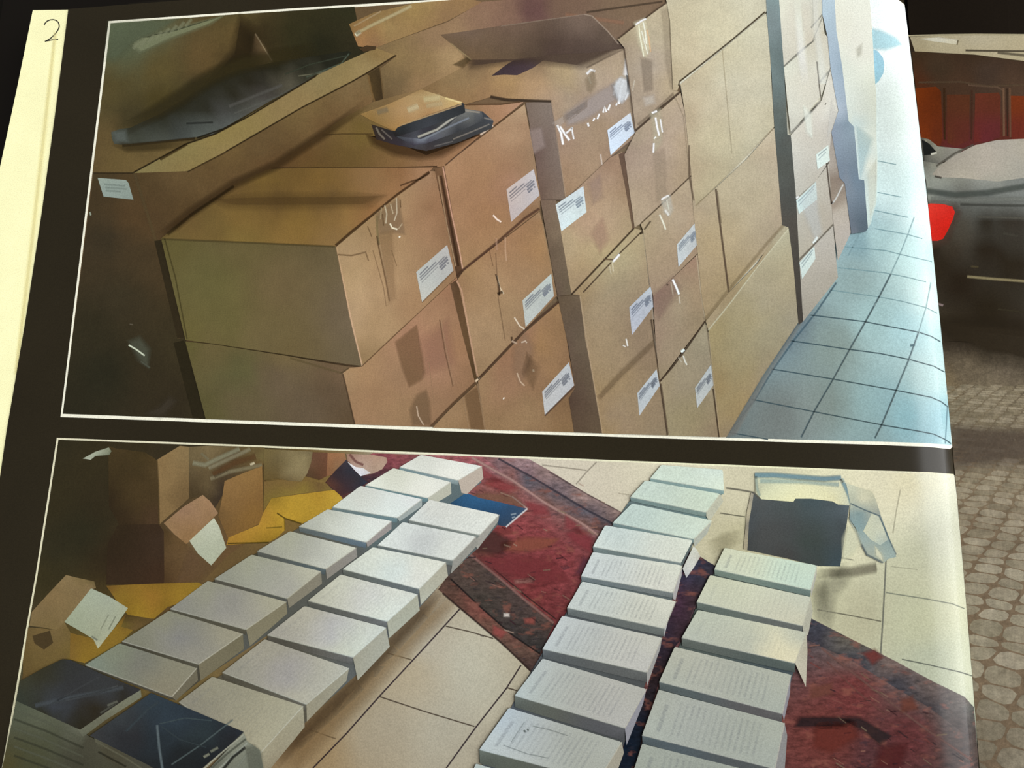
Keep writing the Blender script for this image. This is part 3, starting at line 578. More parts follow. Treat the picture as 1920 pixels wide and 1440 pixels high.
# --- second column --------------------------------------------------
D2 = A.poly('carton', [(858, 526), (870, 508), (1012, 398), (1018, 420), (1030, 480), (1044, 555), (985, 619), (897, 709), (880, 630)], ['#8f6d4a', '#9b7a50', '#8d6c4b', '#8b6541', '#8a6440', '#86613e', '#8d6c4c', '#90714f', '#9c7c58'], mat='card',
            extra=[(930, 520, '#9c7a54'), (960, 460, '#936f4b'), (920, 620, '#9a7a56'), (980, 520, '#94704c'), (1010, 470, '#936a41'), (950, 580, '#997852')], label='middle carton of the second column, with a small tear in its tape')
A.poly('box_gap', [(845, 533), (858, 525), (866, 560), (880, 630), (897, 709), (891, 716), (866, 620)], ['#5c432d', '#4b3623', '#5b4229', '#5d442a', '#4f3a22', '#4f3a22', '#5f452b'], parent=D2, mat='shade')
A.lines('edge', [([(857, 527), (866, 545), (876, 600), (887, 660), (896, 706)], 2.8, '#c79a77', .7), ([(868, 508), (930, 458), (985, 410), (1012, 392)], 3.8, '#54392a', .75), ([(858, 520), (868, 508)], 4, '#4b3424', .7), ([(897, 711), (950, 655), (985, 619), (1052, 563)], 2.8, '#4d3325', .75), ([(892, 716), (900, 708)], 3, '#e8c9a4', .8),
        ([(1018, 420), (1032, 490), (1044, 556)], 2, '#a7825c', .4)], parent=D2)
A.lines('crease', [([(930, 515), (936, 535), (937, 555)], 2.4, '#4d3522', .8), ([(932, 517), (938, 540), (945, 552)], 2, '#d9c09c', .8), ([(933, 552), (943, 548)], 4, '#54402c', .8), ([(930, 475), (935, 560), (948, 640)], 1.6, '#7f6144', .5), ([(918, 470), (925, 500)], 1.4, '#6f5136', .4), ([(948, 446), (948, 470), (950, 490)], 2.6, '#c9a27c', .6), ([(931, 448), (932, 470)], 3, '#c49c7c', .4),
        ([(965, 596), (975, 612), (984, 618)], 2.2, '#e4cdb0', .8), ([(960, 632), (960, 640)], 3, '#4b3423', .7)], parent=D2)
shiplabel(D2, [(980, 564), (1034, 514), (1039, 556), (986, 614)], ['#acaca2', '#a9aaa1', '#a6a49a', '#aeaea6'])
D3 = A.poly('carton', [(897, 716), (950, 660), (985, 624), (1052, 566), (1060, 620), (1070, 680), (1079, 727), (1067, 748), (1077, 811), (910, 806)], ['#94724f', '#8c6546', '#946a4b', '#916a40', '#8c663e', '#86613e', '#7a5a3e', '#7a5a3a', '#80603c', '#8a6a47'], mat='card',
            extra=[(960, 720, '#906a4d'), (1010, 640, '#966e42'), (950, 680, '#936a4c'), (990, 770, '#8f6f4c'), (1030, 690, '#8f6a44'), (1000, 700, '#8a6748')], label='bottom carton of the second column, its shipping label at the corner')
A.soft('tape', [([(965, 655), (985, 625), (1000, 650), (995, 690), (975, 720), (962, 690)], '#9a7558', 14, .5), ([(990, 665), (1010, 690), (1000, 730), (985, 700)], '#7f5f40', 14, .4)], parent=D3)
A.lines('crease', [([(970, 700), (976, 716), (984, 724)], 2.4, '#c9a88a', .8), ([(944, 747), (946, 748)], 3.2, '#f2e6da', 1), ([(978, 643), (986, 640), (988, 644)], 2.4, '#d6bba0', .7), ([(960, 640), (970, 645)], 3, '#caa98c', .6), ([(896, 720), (902, 755), (910, 805)], 2.4, '#a98560', .5), ([(1000, 693), (1001, 698)], 3, '#b39a7c', .6)], parent=D3)
shiplabel(D3, [(1017, 735), (1067, 680), (1077, 723), (1022, 779)], ['#b3b0b0', '#b2b1ae', '#aeabab', '#b4b2b3'])
A.lines('label_edge', [([(1078, 725), (1022, 780)], 2.4, '#5a4132', .7)], parent=D3)

# --- third column ---------------------------------------------------
E2 = A.poly('carton', [(1042, 386), (1061, 376), (1144, 297), (1167, 286), (1176, 350), (1189, 428), (1130, 490), (1072, 553), (1056, 460)], ['#8e6c50', '#8f6c50', '#8a6649', '#8b684b', '#876549', '#8d6f52', '#957855', '#9a7b56', '#97795a'], mat='card',
            extra=[(1110, 420, '#967058'), (1130, 350, '#926f53'), (1100, 500, '#957552'), (1140, 410, '#927057')], label='second carton down in the third column, its label at the upper left corner')
A.poly('side_face', [(1014, 377), (1043, 377), (1052, 436), (1072, 553), (1046, 556), (1030, 470)], ['#6b5443', '#6c5442', '#6a5340', '#63503a', '#5d4838', '#5e4938'], parent=E2, mat='card')
shiplabel(E2, [(1042, 385), (1094, 350), (1100, 399), (1053, 435)], ['#b3b1ad', '#b0aca9', '#aba7a5', '#b4b4b4'])
A.soft('tape', [([(1110, 440), (1130, 410), (1140, 450), (1125, 475)], '#9b705c', 16, .45), ([(1105, 345), (1125, 330), (1130, 370), (1112, 385)], '#9c7865', 14, .4)], parent=E2)
A.poly('box_gap', [(1160, 291), (1172, 286), (1180, 350), (1191, 428), (1186, 431), (1172, 350)], '#5b4130', parent=E2, mat='shade')
E3 = A.poly('carton', [(1073, 553), (1189, 429), (1206, 434), (1213, 500), (1224, 600), (1229, 640), (1105, 765), (1098, 650), (1087, 554)], ['#8d7150', '#927656', '#957a5a', '#957958', '#8f7353', '#8d7252', '#97794f', '#9b7d55', '#98794f'], mat='card',
            extra=[(1150, 540, '#98805c'), (1130, 640, '#9a7e56'), (1180, 500, '#98805e'), (1120, 580, '#9c815a')], label='third carton down in the third column, under a double seam')
E4 = A.poly('carton', [(1105, 760), (1150, 710), (1229, 640), (1237, 715), (1245, 770), (1252, 817), (1129, 813), (1113, 715)], ['#967750', '#97794f', '#8e7151', '#8c7150', '#8d7456', '#8d7759', '#93764e', '#99794f'], mat='card',
            extra=[(1180, 760, '#967b58'), (1160, 790, '#94795a')], label='bottom carton of the third column')
A.poly('side_face', [(1046, 557), (1087, 554), (1098, 640), (1113, 715), (1130, 813), (1077, 811), (1067, 748), (1079, 727), (1066, 650)], ['#5a4632', '#66513a', '#66533c', '#63503a', '#5d4a36', '#564332', '#503c2f', '#5a4636', '#604b39'], parent=E3, mat='card')
A.soft('fold_shading', [([(1120, 745), (1160, 700), (1228, 635), (1230, 645), (1165, 708), (1125, 750)], '#7b6040', 8, .4)], parent=E4)
A.lines('edge', [([(1072, 553), (1130, 492), (1189, 429)], 2.6, '#3d2c1e', .85), ([(1094, 549), (1135, 505), (1165, 473), (1206, 433)], 2, '#4a3627', .8), ([(1206, 434), (1218, 530), (1225, 600)], 2.4, '#c3a684', .5), ([(1088, 556), (1102, 650), (1130, 813)], 2, '#bf9d72', .6),
        ([(1221, 600), (1236, 705), (1252, 817)], 2.6, '#4e3a29', .6), ([(1224, 620), (1240, 712)], 1.5, '#cdb491', .5), ([(1207, 436), (1200, 440)], 3, '#3d2c1e', .8)], parent=E3)
A.lines('tape_glint', [([(1149, 492), (1156, 485), (1162, 478)], 3.4, '#f4ecd8', .9), ([(1148, 490), (1150, 510)], 2.4, '#cfb693', .7), ([(1143, 500), (1146, 515)], 2, '#c9b08f', .6), ([(1174, 636), (1177, 650)], 2.4, '#f0e2c8', .85), ([(1168, 648), (1173, 651)], 2, '#e8d8bd', .8), ([(1132, 487), (1150, 488)], 2.4, '#5c3f2c', .7)], parent=E3)
shiplabel(E3, [(1180, 577), (1221, 537), (1225, 576), (1185, 629)], ['#adaba9', '#b0afac', '#aaa7a4', '#b4b0ae'], dark='#7c7f86')
shiplabel(E4, [(1195, 738), (1231, 693), (1237, 724), (1199, 780)], ['#adada9', '#b4b4b0', '#b0b0ad', '#b6b5b2'], dark='#7c7f86')
F1 = A.poly('carton', [(1158, 76), (1200, 45), (1250, 7), (1256, 40), (1262, 172), (1275, 174), (1234, 205), (1192, 246), (1182, 170), (1171, 92)], ['#97805f', '#a28d6d', '#a59072', '#a38e70', '#a48a68', '#a08562', '#977c60', '#92775b', '#957c62', '#927a60'], mat='card',
            extra=[(1220, 120, '#9d8771'), (1235, 60, '#a59174'), (1215, 180, '#987f66')], label='top carton of the fourth column, gold-coloured glints on its crinkled tape')
A.soft('tape', [([(1190, 45), (1210, 36), (1216, 60), (1220, 95), (1210, 110), (1198, 85)], '#cbb893', 10, .65), ([(1201, 110), (1222, 115), (1224, 170), (1208, 175)], '#89735d', 8, .4), ([(1206, 185), (1226, 180), (1228, 195), (1210, 200)], '#c5b09a', 10, .5), ([(1240, 20), (1254, 15), (1262, 165), (1258, 172), (1248, 120)], '#8f7a60', 9, .25)], parent=F1, label='shiny crinkled tape')
A.lines('tape_glint', [([(1192, 48), (1205, 40), (1212, 37)], 2.8, '#f6efdb', .85), ([(1198, 50), (1200, 70), (1204, 90), (1207, 108)], 2.2, '#e9dab6', .75), ([(1206, 44), (1210, 62), (1212, 85)], 2.4, '#efe2c0', .75), ([(1213, 58), (1217, 75), (1220, 100)], 2.2, '#dba878', .7), ([(1203, 60), (1208, 80), (1215, 104)], 1.8, '#f6e6bf', .7),
        ([(1190, 152), (1186, 172)], 2, '#cdb89c', .5)], parent=F1)
A.lines('edge', [([(1160, 74), (1190, 50)], 2.4, '#4b3829', .8), ([(1210, 36), (1230, 21), (1250, 7)], 2.4, '#4b3829', .8), ([(1253, 12), (1257, 22)], 2, '#6b5641', .6), ([(1192, 246), (1215, 226), (1240, 203), (1275, 174)], 3, '#4a382a', .8), ([(1196, 236), (1230, 208), (1262, 178)], 4, '#7a634b', .5), ([(1254, 20), (1258, 100), (1261, 170)], 1.8, '#7f6a50', .5),
        ([(1171, 93), (1182, 170), (1192, 255)], 1.8, '#735a45', .5)], parent=F1)
F2 = A.poly('carton', [(1193, 248), (1276, 176), (1285, 220), (1292, 274), (1296, 330), (1201, 421), (1190, 428), (1171, 292)], ['#957b5e', '#a28868', '#a1866a', '#9d8060', '#9a7c5c', '#967961', '#8f7258', '#8d7058'], mat='card',
            extra=[(1240, 280, '#a08369'), (1220, 360, '#97795f'), (1210, 300, '#957860')], label='second carton down in the fourth column')
A.soft('tape', [([(1219, 212), (1238, 206), (1243, 240), (1240, 270), (1226, 290), (1224, 250)], '#b7a17e', 9, .5), ([(1226, 290), (1246, 280), (1250, 370), (1232, 380)], '#a08468', 10, .3)], parent=F2)
A.lines('tape_glint', [([(1222, 214), (1232, 210)], 3, '#f4ecd6', .85), ([(1229, 222), (1232, 240), (1236, 256)], 3, '#fff6e0', .9), ([(1238, 225), (1242, 250)], 2.4, '#f4ecd6', .8), ([(1226, 270), (1225, 288)], 2.8, '#fff6e0', .85), ([(1226, 262), (1230, 258)], 2.4, '#efe0c0', .8)], parent=F2)
F3 = A.poly('carton', [(1201, 421), (1296, 331), (1300, 400), (1308, 476), (1225, 557), (1218, 531), (1206, 434)], ['#92765a', '#a08464', '#a08162', '#957558', '#94765a', '#977a5c', '#967a5c'], mat='card',
            extra=[(1250, 470, '#987a5c'), (1260, 410, '#9c8064')], label='third carton down in the fourth column, its label at the right edge')
F4 = A.poly('carton', [(1225, 557), (1308, 478), (1316, 560), (1322, 602), (1237, 715), (1229, 640)], ['#936f58', '#946f55', '#9b7c5a', '#967a58', '#947c5a', '#97795c'], mat='card',
            extra=[(1270, 580, '#998060'), (1255, 650, '#9a8060')], label='fourth carton down in the fourth column, a long bright glint on its tape')
F5 = A.poly('carton', [(1238, 717), (1322, 604), (1327, 640), (1334, 690), (1349, 820), (1252, 817)], ['#9a8360', '#9b8564', '#9c8768', '#978164', '#8f795c', '#94825f'], mat='card',
            extra=[(1290, 720, '#978264'), (1290, 780, '#94815c')], label='bottom carton of the fourth column')
A.lines('seam', [([(1201, 421), (1240, 385), (1296, 331)], 2, '#4e3a29', .7), ([(1208, 432), (1220, 416)], 2.6, '#3d2c1e', .6), ([(1292, 276), (1293, 330), (1300, 380)], 2.2, '#6a503a', .6)], parent=F3)
A.lines('tape_glint', [([(1240, 376), (1246, 372), (1254, 368)], 3, '#f2ead6', .85), ([(1247, 395), (1254, 405)], 3.6, '#f8f1de', .85), ([(1250, 376), (1254, 395)], 2, '#e3d5bb', .7), ([(1237, 404), (1244, 420), (1248, 432)], 2.6, '#e8d6b8', .7)], parent=F3)
A.soft('tape', [([(1240, 378), (1256, 366), (1262, 395), (1255, 408), (1245, 400)], '#c2b09c', 7, .45), ([(1225, 557), (1262, 520), (1275, 540), (1255, 570), (1235, 600)], '#94705c', 16, .4)], parent=F3)
A.lines('tape_glint', [([(1261, 525), (1268, 540), (1273, 553)], 3.2, '#f8f1e2', .95), ([(1273, 556), (1275, 570)], 2, '#d9c3a6', .7), ([(1258, 530), (1262, 555)], 2, '#c9ad8c', .5), ([(1250, 534), (1253, 536)], 2.2, '#4b382b', .7)], parent=F4)
A.lines('seam', [([(1237, 716), (1260, 690), (1290, 650), (1322, 603)], 2.6, '#463324', .8), ([(1239, 720), (1246, 770), (1252, 816)], 3, '#5a4432', .6), ([(1306, 480), (1314, 550), (1322, 600)], 2.2, '#c9ab84', .55), ([(1337, 730), (1343, 780), (1348, 820)], 2.4, '#4b3828', .75), ([(1324, 610), (1333, 690)], 1.8, '#c3a680', .5)], parent=F5)
A.lines('tape_glint', [([(1277, 661), (1283, 656)], 4, '#f6f1e2', .9), ([(1281, 668), (1284, 678), (1288, 685)], 2.4, '#e8dcc6', .8), ([(1272, 671), (1278, 680)], 2, '#d3bf9f', .6)], parent=F5)
A.lines('label_flag', [([(1336, 690), (1339, 705), (1341, 722)], 3, '#eae6dc', .9)], parent=F5, label='white paper corner standing out from the carton')
shiplabel(F3, [(1269, 460), (1305, 417), (1309, 458), (1272, 502)], ['#b1aba5', '#b4aba3', '#aba39c', '#b5b0ac'], dark='#85858a')
shiplabel(F5, [(1303, 728), (1333, 684), (1338, 722), (1307, 766)], ['#b4b1a9', '#b6b3ae', '#b2afa9', '#bab7b2'], dark='#85858a')

# --- fifth column: long smooth cartons ----------------------------------
G1 = A.poly('large_carton', [(1242, -22), (1436, -30), (1437, 22), (1434, 28), (1275, 156), (1270, 172), (1262, 172), (1256, 40), (1250, 6)], ['#aa9b7d', '#b5ab92', '#b5a88d', '#b4a68a', '#ab9572', '#a38a66', '#a48a66', '#ab9878', '#ad9c7e'], mat='card',
            extra=[(1340, 60, '#b2a283'), (1300, 100, '#ae9a7a')], label='top carton of the tall fifth column, long smooth side')
G2 = A.poly('large_carton', [(1276, 160), (1436, 28), (1441, 60), (1446, 160), (1451, 240), (1342, 352), (1304, 386), (1296, 330), (1285, 220)], ['#aa9472', '#b5a98c', '#b3a68a', '#b0a284', '#ab9a78', '#a88f68', '#a48a64', '#a68a66', '#a58b68'], mat='card',
            extra=[(1380, 150, '#b1a181'), (1350, 250, '#af9a73'), (1400, 220, '#af9d7a'), (1330, 200, '#ad9875')], label='second long carton of the fifth column, below the dark slanting seam')
G3 = A.poly('large_carton', [(1296, 330), (1304, 386), (1342, 354), (1352, 430), (1366, 550), (1323, 602), (1316, 560), (1308, 476), (1300, 400)], ['#a38665', '#a38766', '#a98d68', '#a98a62', '#a1835a', '#9a7c55', '#a0815a', '#a38560', '#a38563'], mat='card',
            extra=[(1335, 460, '#a6875e')], label='narrow carton in the fifth column behind the low front carton')
G4 = A.poly('large_carton', [(1342, 354), (1400, 300), (1451, 242), (1458, 300), (1466, 410), (1474, 430), (1366, 549), (1352, 430)], ['#aa8f6a', '#ae9470', '#ae9878', '#ab9070', '#a58868', '#9e8464', '#a08258', '#a98b63'], mat='card',
            extra=[(1410, 380, '#ab8f6a')], label='third long carton of the fifth column')
A.lines('seam', [([(1274, 155), (1310, 127), (1370, 79), (1434, 25)], 2.4, '#3f3222', .9), ([(1274, 155), (1272, 163)], 2, '#4b3c2a', .8), ([(1304, 388), (1370, 325), (1450, 242)], 2, '#9c8058', .45)], parent=G2)
A.lines('crease', [([(1354, 95), (1360, 160), (1372, 290)], 1.8, '#9c8866', .35), ([(1292, 274), (1292, 330), (1301, 378)], 2.4, '#6b533c', .6), ([(1262, 175), (1282, 220), (1290, 300)], 1.6, '#8f7858', .4)], parent=G2)
A.lines('seam', [([(1342, 356), (1347, 400), (1356, 470), (1366, 549)], 3, '#5a4230', .75), ([(1345, 360), (1352, 420)], 2, '#806547', .4)], parent=G3)
H = A.poly('low_front_carton', [(1328, 622), (1478, 430), (1487, 500), (1496, 606), (1430, 705), (1362, 820), (1349, 820), (1338, 720)], ['#a18657', '#ab9976', '#a99470', '#9f8d72', '#9a8464', '#8f7c5e', '#917a55', '#9a7d4f'], mat='card',
           extra=[(1400, 600, '#a58c62'), (1400, 700, '#9f865a'), (1440, 560, '#a89270'), (1370, 760, '#9a8256'), (1460, 620, '#a08c6a')], label='low front carton at the right end of the stack beside the tiled floor')
A.poly('top_face', [(1323, 603), (1366, 550), (1420, 495), (1466, 424), (1478, 428), (1400, 528), (1328, 622)], ['#a48762', '#a0825a', '#a0845f', '#a08a6a', '#a9946f', '#a28960', '#a58b64'], parent=H, mat='card')
A.lines('edge', [([(1328, 620), (1370, 568), (1420, 502), (1478, 430)], 2.2, '#d3be96', .75), ([(1322, 600), (1366, 545), (1440, 455), (1474, 418)], 5, '#8c7049', .35), ([(1328, 624), (1338, 720), (1350, 818)], 2, '#c3a67c', .5)], parent=H)
A.soft('foot_shading', [([(1362, 820), (1430, 708), (1496, 610), (1504, 606), (1436, 712), (1380, 815)], '#7b7a74', 8, .6)], parent=H)

# --- dark gap, sixth column, second gap, seventh column -------------------
A.poly('column_gap', [(1434, -32), (1459, -34), (1460, 0), (1469, 128), (1476, 254), (1482, 256), (1492, 374), (1498, 496), (1505, 604), (1497, 610), (1487, 500), (1478, 428), (1466, 424), (1458, 320), (1451, 236), (1446, 140), (1437, 28)],
       ['#7b8686', '#7c8a8f', '#74827f', '#59625e', '#4d4f47', '#4f4c44', '#4a453c', '#474038', '#423a33', '#4a3f36', '#4b4138', '#4c4238', '#4f453a', '#4e4a40', '#565a52', '#646e69', '#6f7775'], mat='shade', label='dark gap between the fifth and sixth columns of cartons')
def six(name, pts, cols, label, extra=()): return A.poly(name, pts, cols, mat='paper', label=label, extra=extra)
I1 = six('carton', [(1459, -34), (1540, -38), (1541, 30), (1544, 60), (1523, 80), (1469, 127), (1460, 0)], ['#cdc9b5', '#c9cac0', '#c3beaa', '#bfb7a2', '#bcb09a', '#b9ae9a', '#c8c0aa'], 'top carton of the sixth column', [(1500, 40, '#c4b9a5')])
I2 = six('carton', [(1469, 129), (1523, 82), (1541, 60), (1551, 73), (1556, 128), (1540, 180), (1482, 252), (1476, 200)], ['#bfb9a4', '#bab09a', '#bcb098', '#c4bca8', '#c3bba8', '#b9af9c', '#b5ab98', '#bbb3a0'], 'second carton of the sixth column', [(1505, 160, '#bdb39f')])
I3 = six('carton', [(1482, 256), (1540, 190), (1556, 130), (1564, 175), (1571, 210), (1558, 250), (1553, 305), (1530, 340), (1492, 374)], ['#beb19d', '#bfb4a2', '#c2b8a6', '#c6bdae', '#c8c0b2', '#b9ad9f', '#b8ab9b', '#b0a08c', '#b4a48f'], 'third carton of the sixth column', [(1520, 270, '#bcae9b')])
I4 = six('carton', [(1492, 376), (1530, 340), (1553, 308), (1558, 385), (1561, 422), (1498, 488)], ['#b5a793', '#b3a490', '#b3a492', '#b09f8c', '#ad9b88', '#ad9c86'], 'fourth carton of the sixth column', [(1530, 400, '#ac9a84')])
I5 = six('carton', [(1498, 491), (1561, 424), (1566, 480), (1570, 522), (1505, 604)], ['#b0a08e', '#b3a494', '#b3a495', '#aa9c8c', '#a39483'], 'bottom carton of the sixth column', ())
I6 = six('brown_carton', [(1558, 250), (1571, 240), (1574, 335), (1583, 346), (1594, 438), (1588, 452), (1570, 490), (1562, 424), (1558, 386), (1553, 305)], ['#968a80', '#8a7f78', '#857061', '#8c7a6c', '#b3a296', '#b4a496', '#b0a192', '#b3a08f', '#97806c', '#a49384'],
         'small brownish carton tucked behind the sixth column', [(1566, 350, '#86705c'), (1572, 400, '#b8a693')])
A.lines('seam', [([(1469, 127), (1500, 98), (1523, 80)], 2, '#6f6b60', .7), ([(1523, 80), (1541, 35)], 2, '#8a8474', .5), ([(1520, 55), (1541, 30)], 2.4, '#7f7b70', .6), ([(1536, 156), (1556, 134)], 3, '#8f8a80', .6), ([(1531, 118), (1534, 150), (1538, 187)], 2, '#5f5448', .75)], parent=I2)
A.lines('seam', [([(1482, 252), (1510, 224), (1537, 192)], 3.4, '#837b70', .65), ([(1500, 232), (1530, 200)], 1.8, '#5e564b', .6), ([(1546, 197), (1548, 198)], 3, '#6a6258', .8)], parent=I3)
A.lines('seam', [([(1492, 374), (1497, 370)], 2.6, '#efece0', .8), ([(1549, 308), (1553, 345), (1558, 385)], 2.2, '#4f3f32', .8), ([(1559, 384), (1566, 375), (1580, 348)], 2.4, '#d9cfc4', .7), ([(1557, 384), (1561, 380)], 3, '#5b4636', .6)], parent=I4)
A.lines('seam', [([(1498, 488), (1520, 466), (1561, 423)], 2.6, '#6f604f', .6), ([(1524, 458), (1532, 446)], 4, '#f1eee2', .85)], parent=I5)
A.lines('tape', [([(1490, -10), (1497, 40), (1503, 110), (1506, 165)], 13, '#e8e6d4', .55), ([(1527, -10), (1529, 50), (1538, 110), (1543, 160)], 12, '#e2ddcf', .5), ([(1512, -10), (1515, 60)], 13, '#cbb0a8', .35)], parent=I1)
A.soft('tape', [([(1505, 200), (1520, 215), (1522, 262), (1512, 250)], '#dedac8', 10, .6), ([(1558, 190), (1568, 220), (1556, 250), (1550, 260)], '#d3cabf', 9, .5)], parent=I3)
for par, q, cc in ((I3, [(1529, 292), (1552, 274), (1555, 303), (1532, 320)], '#ccd0c2'), (I4, [(1492, 378), (1529, 343), (1531, 376), (1497, 403)], '#c3c8ba'), (I5, [(1498, 494), (1526, 463), (1528, 487), (1503, 525)], '#c8ccc0')):
    A.poly('shipping_label', q, cc, parent=par, mat='paper', label='pale shipping label')
    A.lines('label_print', [([(q[0][0]+4, q[0][1]+2), (q[1][0]-3, q[1][1]+7)], 1.8, '#90979a', .5), ([(q[0][0]+5, q[0][1]+9), (q[1][0]-4, q[1][1]+13)], 1.6, '#90979a', .4)], parent=par)
A.soft('tape', [([(1500, 380), (1528, 345), (1533, 400), (1540, 440), (1528, 452), (1515, 420)], '#cfc6bc', 12, .4)], parent=I4)
A.poly('column_gap', [(1540, -38), (1562, -36), (1567, 60), (1578, 128), (1590, 230), (1600, 240), (1609, 338), (1619, 340), (1626, 430), (1622, 436), (1595, 440), (1583, 346), (1573, 335), (1558, 250), (1571, 210), (1564, 175), (1556, 128), (1551, 73), (1541, 30)],
       ['#b3c3ca', '#b1c1c9', '#a0b1bc', '#8f9fab', '#7f8d9a', '#8796a2', '#6f7d8b', '#6a7884', '#55626d', '#566069', '#6c6f78', '#7c8088', '#747c88', '#838a97', '#a3acb8', '#99a5b1', '#98a6b2', '#9dacb8', '#a6b8c2'], mat='paper', label='blue-grey gap between the sixth and seventh columns of cartons')
J = A.poly('pale_carton_column', [(1562, -36), (1628, -30), (1629, 0), (1634, 58), (1639, 146), (1642, 190), (1642, 260), (1644, 300), (1642, 380), (1632, 420), (1626, 430), (1619, 340), (1609, 338), (1600, 240), (1590, 230), (1578, 128), (1567, 60)],
           ['#ddd9c4', '#dedece', '#dddccb', '#dbdac9', '#dcdccb', '#dcdccc', '#dbddd0', '#d8ddd3', '#d0d8ce', '#c3cfc6', '#b9c4be', '#c3cac2', '#bfcac8', '#c4cfcc', '#c9cec2', '#cfd0c0', '#d8d5c2'], mat='paper',
           extra=[(1610, 100, '#d9d6c6'), (1615, 200, '#d3d4c8'), (1630, 320, '#dcd6c4'), (1614, 300, '#c3d2d2')], label='pale overexposed seventh column of cartons')
A.soft('fold_shading', [([(1605, 95), (1615, 85), (1613, 105), (1607, 110)], '#c3bfae', 10, .5), ([(1605, 240), (1634, 262), (1622, 300), (1612, 336)], '#b5ccd0', 14, .4), ([(1626, 330), (1642, 300), (1640, 380), (1630, 410)], '#e3ddcb', 10, .5)], parent=J)

# ================================================================== PHOTOGRAPH OF THE BOOK BLOCKS (lower)
SAT, GAIN = 0.95, 1.0
r2, S = photo('book_blocks_photograph', 'lower photograph on the left page, showing rows of white book blocks beside a red rug', (900, 1150), 'L')
S.corr = [(820, 1250, (180, 172, 152), (175, 156, 131)), (1170, 1320, (178, 178, 170), (192, 194, 196)), (1340, 1330, (165, 170, 161), (181, 189, 185)), (500, 1100, (160, 160, 146), (179, 181, 180)),
          (1760, 1150, (206, 206, 176), (244, 247, 224)), (1774, 1003, (225, 225, 200), (290, 288, 262)), (854, 983, (214, 218, 210), (221, 225, 220)), (1460, 1000, (75, 78, 77), (75, 77, 82)),
          (1700, 940, (222, 220, 195), (232, 232, 212)), (300, 1000, (60, 50, 34), (64, 54, 38)), (250, 1400, (60, 62, 62), (66, 70, 76)), (60, 1300, (60, 56, 40), (64, 60, 46))]
S.poly('keyline', [(107, 821), (480, 835), (880, 852), (1280, 868), (1640, 882), (1740, 885), (1788, 889), (1786, 900), (1700, 890), (1640, 887), (900, 870), (130, 900), (60, 1500), (-10, 1500), (4, 1440), (28, 1305), (51, 1170), (67, 1080), (88, 946)],
       '#e4e0c6', label='thin white keyline round the photograph', mat='paper')
S.poly('cream_floor', [(110.5, 824.5), (480, 838.5), (880, 855.5), (1280, 871), (1640, 885), (1740, 888), (1789, 891), (1802, 1000), (1813, 1100), (1823, 1250), (1832, 1400), (1838, 1500), (-6, 1500), (8, 1440), (32, 1305), (55, 1170), (71, 1080), (92, 946)],
       ['#35301f', '#4a4028', '#c9c0b0', '#d5cdbb', '#ddd8be', '#dedcc6', '#dfdecd', '#dad9c4', '#d6d8c2', '#cfd4c2', '#a0a79a', '#8a8678', '#4b4530', '#484432', '#55503a', '#3c3626', '#38321f', '#352f1e'],
       extra=[(800, 1200, '#a5937b'), (900, 1230, '#ab9c84'), (700, 1380, '#9c8a72'), (850, 1400, '#a2937d'), (1100, 930, '#cbc1b1'), (1600, 1000, '#dcd8be'), (1700, 1050, '#d3d3b8'), (1720, 1160, '#cdd0b6'), (1600, 1150, '#c0bda4'), (950, 1290, '#a89a83'),
              (600, 1400, '#957c5c'), (760, 1250, '#a18b6e'), (1390, 990, '#b3ab94'), (1390, 940, '#c3bba9'), (1750, 1250, '#c3cab8'), (1770, 950, '#dcdcc8'), (1700, 900, '#dcd6b8'), (620, 1300, '#8a7455'), (400, 1060, '#6b5638'), (300, 1200, '#6e5d33'), (560, 930, '#7d6438')],
       label='cream floor tiles showing between the rows')
GR = '#4b3c30'
S.lines('grout_line', [([(862, 1142), (800, 1210), (712, 1305), (650, 1375), (587, 1440)], 2.2, '#33262a', .9), ([(977, 1247), (950, 1290), (892, 1364), (837, 1440)], 2.2, '#33262a', .9), ([(836, 1174), (880, 1184), (925, 1197)], 1.8, GR, .85), ([(712, 1306), (800, 1335), (890, 1362)], 1.9, GR, .85),
                       ([(725, 1224), (772, 1237)], 1.8, '#5c4a38', .8), ([(575, 1366), (630, 1385)], 1.8, '#6b563f', .8), ([(950, 1289), (970, 1295)], 2, GR, .85), ([(1017, 872), (1060, 877), (1100, 882)], 2, '#a3998c', .7), ([(1119, 866), (1100, 885), (1080, 908)], 2, '#a3998c', .7),
                       ([(1661, 1048), (1659, 1090), (1655, 1165), (1651, 1226)], 2.4, '#7d7f78', .8), ([(1532, 1143), (1590, 1153), (1652, 1165)], 1.8, '#6f6c60', .7), ([(1661, 1111), (1738, 1123), (1785, 1132), (1808, 1141)], 1.8, '#8f968c', .7), ([(1691, 1236), (1740, 1246), (1800, 1260), (1822, 1267)], 1.8, '#6f7570', .8),
                       ([(1577, 1046), (1600, 1050)], 1.8, '#8c8c80', .6), ([(1350, 962), (1397, 969)], 1.8, '#5b5850', .7), ([(1688, 918), (1680, 960), (1674, 1000)], 2, '#b3b09c', .5), ([(1670, 1062), (1720, 1068)], 1.5, '#b9b8a4', .4), ([(1160, 925), (1180, 928)], 2, '#b3a999', .4)], label='thin dark grout lines of the cream floor')
